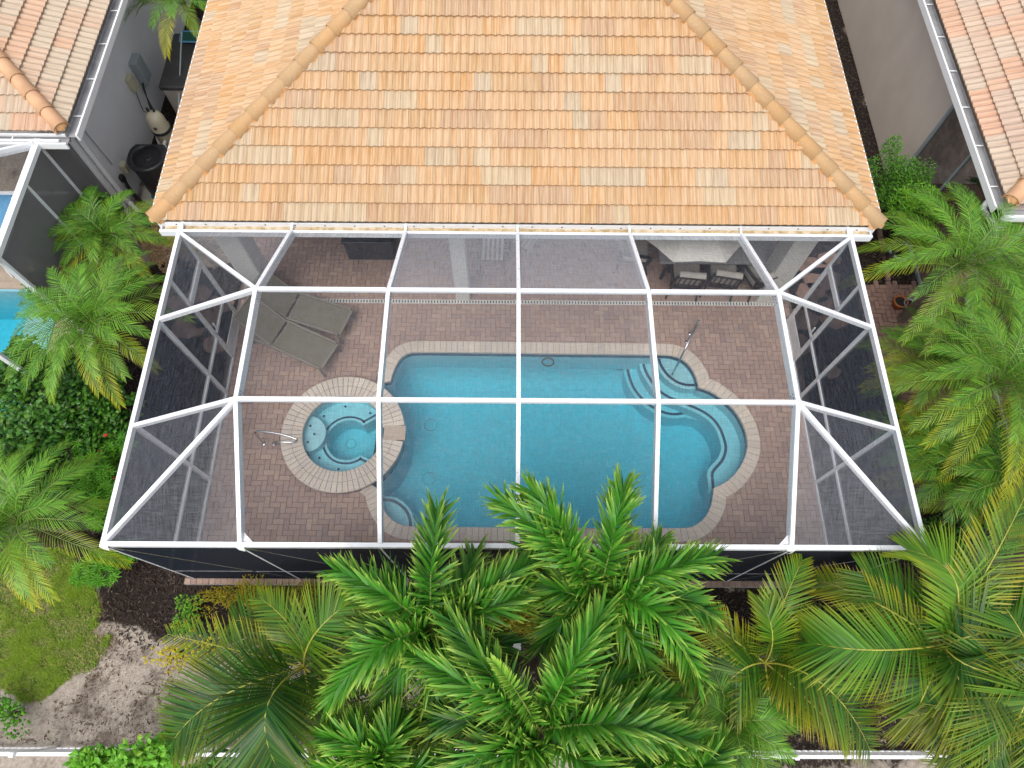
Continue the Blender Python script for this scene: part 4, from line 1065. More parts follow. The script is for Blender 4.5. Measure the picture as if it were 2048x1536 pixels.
def left_enclosure():
    e = thing('neighbour_enclosure', 'white framed pool cage with grey screens beside the left neighbour house', 'pool enclosure', (-8.4, 5, 0), world=True)
    X = -8.37
    def bar(name, a, b, wd, h, up=(0, 0, 1)):
        m_ = MB(); m_.bar(a, b, wd, h, 0, up); return m_.build(name, M['beam'], e)
    bar('eave_rail', (X, 3.1, 2.86), (X, 6.98, 2.86), .11, .09); bar('house_rail', (-13, 6.93, 2.87), (-7.98, 6.93, 2.87), .05, .10)
    for y, wv in ((6.90, .05), (6.05, .05), (4.55, .10), (3.15, .10)): bar('post', (X, y, 2.82), (X, y, 0), wv, .05, (0, 1, 0))
    bar('chair_rail', (X, 6.07, 1.0), (X, 6.88, 1.0), .05, .09); bar('base_rail', (X, 3.1, .04), (X, 6.07, .04), .08, .06)
    bar('post', (X, 7.62, 2.8), (X, 7.62, 0), .05, .05, (0, 1, 0))
    bar('hip_rafter', (X - .05, 6.85, 2.88), (-10.3, 5.0, 3.9), .055, .13)
    bar('side_rafter', (X - .05, 4.6, 2.88), (-10.3, 4.6, 3.9), .055, .1); bar('side_rafter', (X - .05, 3.15, 2.88), (-10.3, 3.15, 3.9), .055, .1)
    bar('purlin', (-10.3, 5.0, 3.9), (-10.3, 3.1, 3.9), .055, .1); bar('purlin', (-13, 5.0, 3.9), (-10.3, 5.0, 3.9), .055, .1)
    bar('chair_rail', (-12, 7.35, 1.0), (-8.45, 7.35, 1.0), .05, .05)
    def panel(pts, haze, mat):
        m_ = MB(); m_.add(pts, [tuple(range(len(pts)))]); o = m_.build('screen', M[mat], e); o['haze'] = haze
    for y0, y1 in ((4.55, 6.05),): panel([(X, y0, .06), (X, y1, .06), (X, y1, 2.8), (X, y0, 2.8)], .55, 'grey_screen')
    for z0, z1 in ((.06, 1.0), (1.0, 2.8)): panel([(X, 6.05, z0), (X, 6.9, z0), (X, 6.9, z1), (X, 6.05, z1)], .5, 'grey_screen')
    panel([(X, 6.92, .0), (X, 7.6, .0), (X, 7.6, 2.75), (X, 6.92, 2.75)], .4, 'grey_screen')
    panel([(X, 6.9, 2.85), (-10.3, 5.0, 3.9), (-13, 5.0, 3.9), (-13, 6.9, 2.85)], .3, 'screen')
    panel([(X, 6.9, 2.85), (X, 4.6, 2.85), (-10.3, 4.6, 3.9), (-10.3, 5.0, 3.9)], .1, 'screen'); panel([(X, 4.6, 2.85), (X, 3.1, 2.85), (-10.3, 3.1, 3.9), (-10.3, 4.6, 3.9)], .1, 'screen')
left_enclosure()
def right_enclosure():
    e = thing('neighbour_enclosure', 'white framed pool cage behind the palms at the right edge', 'pool enclosure', (8.6, 4, 0), world=True)
    X = 8.62
    def bar(name, a, b, wd, h, up=(0, 0, 1)):
        m_ = MB(); m_.bar(a, b, wd, h, 0, up); return m_.build(name, M['beam'], e)
    bar('eave_rail', (X, -1, 2.86), (X, 5.5, 2.86), .10, .09); bar('house_rail', (8.1, 5.47, 2.87), (13, 5.47, 2.87), .05, .10)
    for y in (5.4, 4.1, 2.6, 1.0): bar('post', (X, y, 2.82), (X, y, 0), .06, .05, (0, 1, 0))
    bar('hip_rafter', (X, 5.4, 2.88), (10.2, 3.8, 3.7), .055, .1); bar('side_rafter', (X, 2.6, 2.88), (10.2, 2.6, 3.7), .055, .1); bar('chair_rail', (X, -1, .9), (X, 5.4, .9), .05, .05)
    m_ = MB(); m_.add([(X, -1, .05), (X, 5.45, .05), (X, 5.45, 2.8), (X, -1, 2.8)], [(0, 1, 2, 3)]); o = m_.build('screen', M['wall_screen'], e); o['haze'] = .4
    f = MB(); f.box((11.0, 2.0, -.06), (4.7, 6.9, .1)); f.build('patio_floor', M['red_paver'], e)
right_enclosure()

def left_pool():
    z = 0.0; XE = -8.75
    d = MB(); d.box((-11.3, 6.65, -.06), (5.2, 1.7, .1), m=0); d.box((-8.98, 4.0, -.06), (.5, 3.6, .1)); d.box((-11.3, 2.2, -.06), (5.2, .5, .1))
    d.build('travertine_deck', M['travertine'], kind='structure')
    p = thing('neighbour_pool', 'neighbour swimming pool with bright turquoise water at the left edge', 'swimming pool', (-11, 2, -1.2), world=True)
    poly = [(-13.8, 2.4), (-9.25, 2.4), (-9.25, 5.72), (-13.8, 5.72)]
    m_ = MB()
    for i in range(4):
        a, b = poly[i], poly[(i + 1) % 4]; m_.add([(*a, 0), (*b, 0), (*b, -1.3), (*a, -1.3)], [(0, 1, 2, 3)])
    tri_ngon(poly, -1.3, m_); m_.build('shell', M['plaster'], p)
    c = at(70, 640, -.3); s_ = MB(); s_.prism([(a, b) for a, b in arc_pts(-9.2, 5.0, .85, 90, 270, 20)] + [(-9.2, 4.15), (-9.2, 5.85)][:0], -1.3, -.28); s_.build('step', M['plaster'], p)
    r = MB(); r.bar((-13.8, 5.79, .012), (-9.2, 5.79, .012), .16, .03); r.build('coping', M['travertine'], p)
    w_ = MB(); w_.prism([(-13.85, 2.35), (-9.2, 2.35), (-9.2, 5.74), (-13.85, 5.74)], -1.4, -.1); w_.build('neighbour_pool_water', M['water'], kind='structure')
    # blue lounge chair
    l = thing('blue_chaise_lounge', 'blue sling chaise lounge with white frame on the neighbour patio', 'chaise lounge', (-10.6, 6.5, 0), world=True)
    x0, x1 = -11.05, -10.42
    m_ = MB(); m_.add([(x0, 6.15, .38), (x1, 6.15, .38), (x1, 7.0, .38), (x0, 7.0, .38), (x0, 7.55, .70), (x1, 7.55, .70)], [(0, 1, 2, 3), (3, 2, 5, 4)]); m_.build('sling', M['blue_sling'], l)
    m_ = MB()
    for x in (x0, x1): m_.tube(smooth_poly([(x, 7.5, .68), (x, 7.0, .38), (x, 6.2, .38), (x, 6.08, .33), (x + .02, 6.0, .0)], 5), .018, 8); m_.tube([(x, 7.0, .38), (x, 7.1, 0)], .018, 8)
    m_.build('frame', M['white'], l)
left_pool()

# ================================================================== FURNITURE
def chaise(px_head, px_foot, label):
    a, b = at(*px_head, .33), at(*px_foot, .33); d = b - a; ang = math.atan2(d.y, d.x)
    t = thing('chaise_lounge', label, 'chaise lounge', (a.x, a.y, 0), ang, 'taupe chaise lounges on the pool deck')
    # local x runs to the foot; hinge at x = 0; seat 1.18 long, backrest 0.80 long raised a little
    L, W_, B = d.length, .60, .82; ba = R(44); hz = .33
    s_ = MB(); s_.box((L / 2 + .01, 0, hz + .01), (L - .05, W_ - .06, .014)); s_.build('seat_sling', M['taupe_sling'], t)
    bx = lambda q: (-.04 - q * math.cos(ba), hz + .02 + q * math.sin(ba))
    s_ = MB(); K = 6
    for i in range(K):
        q0, q1 = B * i / K, B * (i + 1) / K; (xa, za), (xb, zb) = bx(q0), bx(q1)
        s_.add([(xa, -W_ / 2 + .03, za), (xa, W_ / 2 - .03, za), (xb, W_ / 2 - .03, zb), (xb, -W_ / 2 + .03, zb)], [(0, 1, 2, 3)])
    s_.build('backrest_sling', M['taupe_sling'], t)
    f = MB()
    for y in (-W_ / 2, W_ / 2): f.bar((0, y, hz), (L, y, hz), .045, .035); f.bar((-.62, y, hz - .05), (0.02, y, hz), .04, .035)
    f.bar((L, -W_ / 2 - .02, hz), (L, W_ / 2 + .02, hz), .045, .035); f.bar((0.02, -W_ / 2, hz - .01), (.02, W_ / 2, hz - .01), .03, .03); f.build('frame', M['taupe_frame'], t)
    f = MB(); (xa, za), (xb, zb) = bx(0), bx(B)
    for y in (-W_ / 2 + .015, W_ / 2 - .015): f.bar((xa, y, za), (xb, y, zb), .035, .03)
    f.bar((xb, -W_ / 2, zb), (xb, W_ / 2, zb), .035, .03); f.build('backrest_frame', M['taupe_frame'], t)
    for x, dx in ((L - .06, .06), (-.45, -.08)):
        for y in (-W_ / 2, W_ / 2):
            m_ = MB(); m_.bar((x, y, hz - .02), (x + dx, y, 0), .04, .03, 0, (0, 1, 0)); m_.build('leg', M['taupe_frame'], t)
chaise((560, 668), (659, 713), 'taupe sling chaise lounge nearer the spa, its foot toward the pool')
chaise((588, 612), (692, 645), 'taupe sling chaise lounge nearer the covered patio, behind the other one')

def patio_chair(loc, ang, label):
    t = thing('patio_chair', label, 'armchair', (loc[0], loc[1], 0), ang, 'cushioned dark armchairs round the stone table')
    # local +y is the way the sitter faces
    c = MB(); c.cbox((0, .02, .46), (.54, .54, .12), .035); c.build('seat_cushion', M['cushion'], t)
    rot = Matrix.Rotation(R(14), 3, 'X')
    c = MB(); c.cbox((0, -.30, .74), (.52, .11, .50), .035, rot); c.tube([(-.25, -.385, .99), (.25, -.385, .99)], .075, 12); c.build('back_cushion', M['cushion'], t)
    f = MB()
    f.bar((-.28, -.30, .42), (-.28, -.44, .98), .035, .04); f.bar((.28, -.30, .42), (.28, -.44, .98), .035, .04); f.bar((-.29, -.445, .98), (.29, -.445, .98), .04, .05); f.bar((-.28, -.345, .55), (.28, -.345, .55), .03, .04)
    for i in range(5): x = -.2 + i * .1; f.bar((x, -.35, .55), (x, -.445, .97), .022, .014)
    f.box((0, 0, .375), (.58, .58, .04)); bk = f.build('back_frame', M['bronze'], t)
    for s in (-1, 1):
        a = MB(); p = smooth_poly([(s * .31, -.36, .72), (s * .335, -.15, .70), (s * .34, .15, .68), (s * .33, .30, .62), (s * .31, .30, .40)], 5)
        for u, v in zip(p, p[1:]): a.bar(u, v + (v - u) * .1, .06, .035)
        a.bar((s * .30, -.28, .38), (s * .32, -.28, .70), .03, .04); a.build('armrest', M['bronze'], t)
        for y in (-.26, .26):
            l = MB(); l.tube([(s * .26, y, .36), (s * .29, y * 1.12, .18), (s * .31, y * 1.3, .0)], [.024, .02, .022], 8); l.build('leg', M['bronze'], t)
patio_chair((3.43, 5.90), R(-6), 'dark armchair with beige cushion, leftmost of three along the near side of the table')
patio_chair((4.16, 5.92), R(-10), 'dark armchair with beige cushion in the middle of the near side of the stone table')
patio_chair((4.93, 5.95), R(22), 'dark armchair with beige cushion turned askew beside the right patio column')
patio_chair((2.42, 6.50), R(-95), 'dark armchair with beige cushion at the left end of the stone table')
def table():
    t = thing('patio_table', 'dining table with grey stone top under the cream umbrella', 'table', (4.0, 6.55, 0))
    m_ = MB(); m_.cbox((0, 0, .75), (2.3, 1.2, .045), .012); m_.build('tabletop', M['granite'], t)
    for x in (-.95, .95):
        for y in (-.45, .45):
            l = MB(); l.tube([(x, y, .73), (x * .97, y * .97, .4), (x * 1.02, y * 1.02, 0)], [.035, .03, .04], 8); l.build('leg', M['bronze'], t)
    u = thing('patio_umbrella', 'open cream octagonal umbrella standing through the stone table', 'umbrella', (3.22, 6.24, 0))
    R_ = 1.2; n = 8; m_ = MB(); K = 6; vs = [V((0, 0, 2.52))]; z0 = 2.0
    for k in range(1, K + 1):
        f = k / K
        for i in range(n * 2):
            a = 2 * math.pi * (i / 2 + .5) / n; rr = R_ * f * (1 if i % 2 == 0 else math.cos(math.pi / n) * (1 - .035 * f))
            vs.append(V((rr * math.cos(a), rr * math.sin(a), 2.52 - (2.52 - z0) * f ** 1.15 - (.0 if i % 2 == 0 else .02 * f))))
    nn = n * 2; fs = [(0, 1 + i, 1 + (i + 1) % nn) for i in range(nn)]
    for k in range(K - 1): fs += [(1 + k * nn + i, 1 + (k + 1) * nn + i, 1 + (k + 1) * nn + (i + 1) % nn, 1 + k * nn + (i + 1) % nn) for i in range(nn)]
    m_.add(vs, fs, 0); m_.build('canopy', M['umbrella'], u)
    p = MB(); p.tube([(0, 0, .0), (0, 0, 2.58)], .022, 10); p.build('pole', M['bronze'], u)
    for i in range(8):
        a = 2 * math.pi * (i + .5) / 8; b = MB(); b.tube([(0, 0, 2.47), (R_ * .98 * math.cos(a), R_ * .98 * math.sin(a), 1.985)], .008, 5); b.build('rib', M['bronze'], u)
table()
def strap_chair(loc, ang, label):
    t = thing('strap_chair', label, 'chair', (loc[0], loc[1], 0), ang, 'dark chairs with white straps')
    f = MB()
    for s in (-1, 1):
        f.tube(smooth_poly([(s * .24, -.26, .92), (s * .24, -.2, .5), (s * .24, -.16, .42), (s * .24, .24, .42)], 5), .014, 8)
    f.tube([(-.24, -.26, .92), (.24, -.26, .92)], .014, 8); f.tube([(-.24, .24, .42), (.24, .24, .42)], .014, 8); f.build('frame', M['bronze'], t)
    for s in (-1, 1):
        for y, yy in ((-.18, -.3), (.24, .30)):
            l = MB(); l.tube([(s * .24, y, .42), (s * .26, yy, 0)], .013, 8); l.build('leg', M['bronze'], t)
        a = MB(); a.tube(smooth_poly([(s * .24, -.23, .66), (s * .29, .05, .67), (s * .29, .24, .62), (s * .25, .25, .43)], 5), .013, 8); a.build('armrest', M['bronze'], t)
    for i in range(5):
        x = -.19 + i * .095; m_ = MB(); p = [(-.26, .91), (-.215, .6), (-.17, .435), (.0, .425), (.24, .435)]
        for (ya, za), (yb, zb) in zip(p, p[1:]): m_.add([(x - .026, ya, za), (x + .026, ya, za), (x + .026, yb, zb), (x - .026, yb, zb)], [(0, 1, 2, 3)])
        m_.build('strap', M['strap'], t)
strap_chair((-.47, 6.45), R(178), 'chair with white vertical straps just right of the middle patio column')
strap_chair((.22, 6.75), R(150), 'strap chair half hidden under the eave near the middle of the patio')
def storage_bits():
    t = thing('patio_box', 'dark grey box with sloped lid under the eave on the left of the patio', 'box', (-3.02, 6.80, 0))
    m_ = MB(); m_.cbox((0, 0, .29), (.98, .60, .58), .02); m_.build('body', M['charcoal'], t)
    m_ = MB(); m_.cbox((0, 0, .605), (1.04, .66, .05), .015); m_.build('lid', M['black'], t)
storage_bits()

# ------------------------------------------------------------------ service yard on the left
def service_yard():
    a = thing('air_conditioner', 'black air conditioner condenser with open fan on a pale concrete pad', 'air conditioner', (-7.76, 8.46, -.12))
    def D(r_, flat=.72):   # D-shaped outline: round to the front, straight at the back
        pts = []
        for i in range(32):
            q = 2 * math.pi * i / 32; x, y = r_ * math.cos(q), r_ * math.sin(q)
            pts.append((max(-r_ * .95, min(r_ * .95, x)), min(y, r_ * flat)))
        return pts
    b = MB(); b.prism(D(.39), .09, .93); b.build('body', M['black'], a)
    t = MB(); o = D(.425); n = len(o); inn = [(.29 * math.cos(2 * math.pi * i / n), .29 * math.sin(2 * math.pi * i / n) - .02) for i in range(n)]
    vs = [(*p, .93) for p in o] + [(*p, .99) for p in o] + [(p[0] * .93, p[1] * .93, 1.02) for p in o] + [(*p, 1.0) for p in inn] + [(*p, .85) for p in inn]
    t.add(vs, [(k * n + i, k * n + (i + 1) % n, (k + 1) * n + (i + 1) % n, (k + 1) * n + i) for k in range(4) for i in range(n)], 0, True); t.build('top_cover', M['black'], a)
    f = MB(); f.add([(.28 * math.cos(2 * math.pi * i / 24), .28 * math.sin(2 * math.pi * i / 24) - .02, .75) for i in range(24)], [tuple(range(24))]); f.build('fan_well', M['black'], a)
    for k in range(3):
        m_ = MB(); q = R(-95 + 120 * k); rt = Matrix.Rotation(q, 3, 'Z'); tl = Matrix.Rotation(R(22), 3, 'X')
        m_.add([rt @ (tl @ V(p)) + V((0, -.02, .86)) for p in ((.06, -.05, 0), (.25, -.13, 0), (.26, .12, 0), (.06, .05, 0))], [(0, 1, 2, 3)]); m_.build('fan_blade', M['pvc'], a)
    m_ = MB(); m_.lathe([(0, .94), (.07, .94), (.085, .90), (.085, .82), (0, .82)], (0, -.02, 0), 14); m_.build('fan_motor', M['charcoal'], a)
    g = MB()
    for i in range(10): q = math.pi * i / 10; g.tube([(.29 * math.cos(q), .29 * math.sin(q) - .02, 1.0), (-.29 * math.cos(q), -.29 * math.sin(q) - .02, 1.0)], .003, 4)
    for rr in (.1, .18, .25): g.tube([(rr * math.cos(2 * math.pi * i / 20), rr * math.sin(2 * math.pi * i / 20) - .02, 1.003) for i in range(21)], .003, 4, cap=False)
    g.build('fan_guard', M['black'], a)
    p = MB(); p.cbox((.02, -.02, .04), (1.0, 1.0, .1), .015); p.build('concrete_pad', M['concrete'], a)
    c = thing('pool_filter', 'cream cylindrical pool filter with dark clamp band beside the grey wall', 'pool filter', (-7.78, 9.45, -.12))
    m_ = MB(); m_.lathe([(0.0, .10), (.17, .10), (.19, .2), (.19, .70), (.2, .72)], (0, 0, 0), 24); m_.build('tank', M['cream_plastic'], c)
    m_ = MB(); m_.lathe([(.2, .78), (.19, .86), (.185, 1.02), (.16, 1.12), (.10, 1.18), (0, 1.2)], (0, 0, 0), 24); m_.build('dome', M['cream_plastic'], c)
    m_ = MB(); m_.lathe([(.2, .71), (.215, .72), (.215, .78), (.2, .79)], (0, 0, 0), 24); m_.build('clamp_band', M['black'], c)
    m_ = MB(); m_.tube([(-.08, .05, 1.15), (-.1, .08, 1.25)], .03, 8); m_.tube([(.04, .03, 1.17), (.05, .06, 1.24)], .025, 8); m_.build('valve', M['black'], c)
    # a little star-shaped badge on the dome
    m_ = MB(); pts = []
    for i in range(10): q = math.pi * i / 5 + .3; rr = .06 if i % 2 == 0 else .025; pts.append((rr * math.cos(q), -.196 , .93 + rr * math.sin(q)))
    m_.add(pts, [tuple(range(10))]); m_.build('badge', M['charcoal'], c)
    m_ = MB(); m_.tube(smooth_poly([(.03, -.18, .55), (.03, -.26, .55), (.05, -.30, .48), (.12, -.30, .2), (.2, -.34, .12)], 5), .035, 10); m_.build('outlet_pipe', M['pvc'], c)
    p = thing('pool_pump', 'cream pool pump with white pipes between filter and air conditioner', 'pump', (-7.45, 9.05, -.12))
    m_ = MB(); m_.lathe([(.0, .1), (.10, .1), (.11, .3), (.13, .32), (.13, .36), (.0, .38)], (0, 0, 0), 18); m_.build('strainer', M['cream_plastic'], p)
    m_ = MB(); m_.tube([(0, 0, .2), (-.5, .02, .2)], .085, 14); m_.build('motor', M['cream_plastic'], p)
    m_ = MB()
    m_.tube(smooth_poly([(.05, .2, .05), (.05, .55, .4), (.08, .75, .42), (.3, .75, .42), (.32, .6, .4), (.32, .45, .4), (.2, .4, .38), (.18, .2, .1)], 4), .035, 8)
    m_.tube(smooth_poly([(-.45, .1, .05), (-.5, .35, .55), (-.4, .5, .6)], 4), .035, 8); m_.build('pipes', M['pvc'], p)
    s_ = thing('storage_chest', 'long taupe storage chest with black lid between the two houses', 'storage box', (-7.35, 11.25, -.12))
    m_ = MB(); m_.cbox((0, 0, .46), (1.12, 1.62, .92), .03); m_.build('body', M['greyge'], s_)
    m_ = MB(); m_.cbox((0, 0, .96), (1.18, 1.70, .1), .03); m_.build('lid', M['charcoal'], s_)
    r = thing('pool_pole', 'grey telescopic pool pole leaning across the storage chest lid', 'pole', (-7.5, 10.2, .3))
    m_ = MB(); m_.tube([(-.11, -.12, .14), (.02, .9, .80), (.08, 1.35, 1.08)], .017, 8); m_.build('shaft', M['grey_box'], r)
    m_ = MB(); m_.tube([(-.115, -.16, .11), (-.10, -.04, .19)], .022, 8); m_.build('tip', M['pvc'], r)
    n_ = thing('pool_net', 'blue framed pool skimmer net on the storage chest', 'net', (-7.42, 11.85, .95))
    m_ = MB(); q = [(-.26, -.14, .02), (.26, -.14, .02), (.30, .16, .05), (-.28, .16, .05)]
    m_.tube(q + [q[0]], .02, 8, cap=False); m_.build('frame', M['blue_sling'], n_)
    m_ = MB(); m_.add(q, [(0, 1, 2, 3)]); m_.build('mesh', M['green_pipe'], n_)
    def wall_box(name, label, cat, px, py, w_, h_, d_, mat):
        # on the wall plane x = -8.40
        dr = _fw + _rt * ((px - 1024) / FPX) + _up * ((768 - py) / FPX); P = CAM + dr * ((-8.40 - CAM.x) / dr.x)
        t = thing(name, label, cat, (-8.40, P.y, P.z)); m_ = MB(); m_.cbox((d_ / 2, 0, 0), (d_, w_, h_), .012); m_.build('housing', mat, t)
        m_ = MB(); m_.box((d_ + .003, 0, -.01), (.008, w_ * .86, h_ * .8)); m_.build('cover', mat, t); return t, P
    t, P1 = wall_box('electrical_panel', 'tall grey electrical panel with small display on the grey wall', 'electrical box', 272, 138, .34, .56, .18, M['grey_box'])
    m_ = MB(); m_.box((.07, 0, .2515), (.06, .12, .004)); m_.build('display', M['black'], t)
    t, P2_ = wall_box('timer_box', 'beige timer box left of the tall grey panel', 'electrical box', 258, 165, .20, .32, .12, M['cream_plastic'])
    t, P3 = wall_box('disconnect_box', 'small cream disconnect box low on the wall by the air conditioner', 'electrical box', 243, 334, .17, .22, .12, M['cream_plastic'])
    t, P4 = wall_box('cable_box', 'small black cable box under the cream disconnect box', 'electrical box', 240, 356, .12, .14, .08, M['black'])
    c = MB()
    for k in range(3): c.tube(smooth_poly([(-8.33 + .02 * k, P1.y - .05 + .04 * k, P1.z - .24), (-8.3, P1.y - .25 - .03 * k, .8), (-8.1 + .05 * k, 9.75 + .05 * k, .2), (-7.95, 9.7, -.05)], 5), .014, 6)
    c.tube(smooth_poly([(-8.35, P2_.y, P2_.z - .13), (-8.33, P2_.y - .2, .6), (-8.0, 9.6, .95)], 5), .01, 6)
    for k in range(3): c.tube(smooth_poly([(-8.35, P4.y + .03 * k, P4.z - .06), (-8.3, 8.0 + .04 * k, .3), (-8.2 + .04 * k, 7.95, -.02), (-8.0, 8.05 + .05 * k, -.05)], 5), .016, 6)
    tag(c.build('wiring', M['black'], loc=(-8.3, 9, 0)), 'black cables running down the grey wall to the pool equipment', 'cables')
    d = MB(); d.tube(smooth_poly([at(305, 392, -.02), at(325, 394, -.02), at(350, 396, -.05)], 4), .055, 10); p0 = at(305, 392, -.02)
    tag(d.build('corrugated_pipe', M['green_pipe'], loc=tuple(p0)), 'dark green corrugated drain pipe in front of the condenser pad', 'pipe')
service_yard()

# ------------------------------------------------------------------ flagstones, brick path, pots on the right
def flags():
    r = random.Random(17); k = 0
    spots = [(1641, 560, .42), (1624, 535, .3), (1622, 590, .36), (1600, 640, .34), (1655, 610, .3), (1668, 640, .3), (1590, 690, .36), (1655, 520, .26), (1662, 745, .2), (378, 658, .36), (412, 640, .3), (440, 610, .28), (360, 605, .26), (430, 690, .26), (400, 590, .26)]
    cnt = {True: 0, False: 0}
    spots.sort(key=lambda q: q[1])
    for px, py, s in spots:
        c = at(px, py, GZ); m_ = MB(); n = r.randint(6, 8); a0 = r.uniform(0, 6)
        o = [(s * r.uniform(.75, 1.1) * math.cos(a0 + 2 * math.pi * i / n) * 1.1, s * r.uniform(.75, 1.05) * math.sin(a0 + 2 * math.pi * i / n) * .85) for i in range(n)]
        vs = [(p[0], p[1], -.02) for p in o] + [(p[0], p[1], .03) for p in o] + [(p[0] * .94, p[1] * .94, .04) for p in o]
        m_.add(vs, [(l * n + i, l * n + (i + 1) % n, (l + 1) * n + (i + 1) % n, (l + 1) * n + i) for l in (0, 1) for i in range(n)] + [tuple(range(2 * n, 3 * n))])
        o = m_.build('flagstone', M['flag']); o.location = (c.x, c.y, GZ + .01)
        rt_ = px > 1000; od = ('first', 'second', 'third', 'fourth', 'fifth', 'sixth', 'seventh', 'eighth', 'ninth')[cnt[rt_]]; cnt[rt_] += 1
        tag(o, od + ' brownish flagstone from the house outside the ' + ('right' if rt_ else 'left') + ' cage wall', 'flagstone', 'flagstones outside the ' + ('right' if px > 1000 else 'left') + ' cage wall')
flags()
def brick_path():
    p = MB(); c0 = at(1795, 690, GZ)
    p.box((c0.x + .35, c0.y - .1, GZ - .02), (1.7, 2.9, .06)); path = p.build('brick_path', M['deckbase'], kind='structure')
    b = MB(); b.cbox((0, 0, .025), (.192, .092, .05), .008); me = b.mesh('brick', M['red_paver']); r = random.Random(8)
    for i in range(-1, 18):
        for j in range(-2, 29):
            k = (i - j) % 4
            if k not in (0, 3): continue
            x = c0.x - .5 + i * .1; y = c0.y - 1.5 + j * .1
            o = link('brick', me, path)
            if k == 0: o.location = (x + .1, y + .05, GZ + .004)
            else: o.location = (x + .05, y + .1, GZ + .004); o.rotation_euler = (0, 0, math.pi / 2)
            o.location.z += r.gauss(0, .003); o.rotation_euler = (r.gauss(0, .015), r.gauss(0, .015), o.rotation_euler.z + r.gauss(0, .03))
    e = MB(); q = []
    for px, py in ((1758, 470), (1768, 512), (1772, 545), (1778, 590)): q.append(at(px, py, GZ))
    for i in range(9):
        f = i / 8 * (len(q) - 1); k = min(len(q) - 2, int(f)); c = q[k].lerp(q[k + 1], f - k); e.cbox((c.x, c.y, GZ + .03), (.1, .19, .08), .01, Matrix.Rotation(r.gauss(0, .2), 3, 'Z'))
    o = e.build('edging', M['red_paver'], loc=(q[0].x, q[0].y, GZ)); tag(o, 'low edging of red bricks between mulch and palms right of the house', 'edging')
brick_path()
def pot(name, label, px, py, r0, h, mat, cat='flower pot'):
    c = at(px, py, GZ + h); t = thing(name, label, cat, (c.x, c.y, GZ))
    m_ = MB(); m_.lathe([(0, .02), (r0 * .65, .0), (r0 * .92, h * .8), (r0 * 1.05, h * .86), (r0 * 1.05, h), (r0 * .9, h), (r0 * .86, h * .8)], (0, 0, 0), 20); m_.build('pot', mat, t)
    m_ = MB(); m_.lathe([(0, h * .86), (r0 * .88, h * .84)], (0, 0, 0), 20); m_.build('soil', M['soil'], t); return t
pot('flower_pot', 'wide pale blue pot with bare soil beside the brick edging', 1802, 498, .24, .36, M['blue_pot'])
pot('flower_pot', 'orange terracotta pot at the start of the brick path', 1803, 602, .14, .24, M['orange_pot'])
pot('flower_pot', 'small blue grey pot right of the orange pot', 1820, 606, .11, .22, M['blue_pot'])

# ------------------------------------------------------------------ white picket rail fence
def fence():
    f = thing('garden_fence', 'white aluminium picket fence running along the bottom edge', 'fence', (0, -2.63, GZ))
    me = MB(); me.bar((0, 0, .06), (0, 0, 1.02), .018, .018, 0, (0, 1, 0)); pm = me.mesh('picket', M['white'])
    for z, wv, hh in ((.10, .032, .035), (.86, .032, .035), (1.05, .05, .045)):
        m_ = MB(); m_.bar((-9.5, 0, z), (9.5, 0, z), wv, hh); m_.build('rail', M['white'], f)
    for i in range(186):
        o = link('picket', pm, f); o.location = (-9.4 + i * .1015, 0, 0)
    for x in (-7.2, -5.0, -2.75, -.5, 1.75, 4.05, 6.3, 8.5):
        m_ = MB(); m_.bar((x, -.005, -.1), (x, -.005, 1.11), .055, .055, 0, (0, 1, 0)); po = m_.build('post', M['white'], f)
        c = MB(); c.cbox((x, -.005, 1.122), (.07, .07, .024), .008); c.build('cap', M['white'], po)
fence()

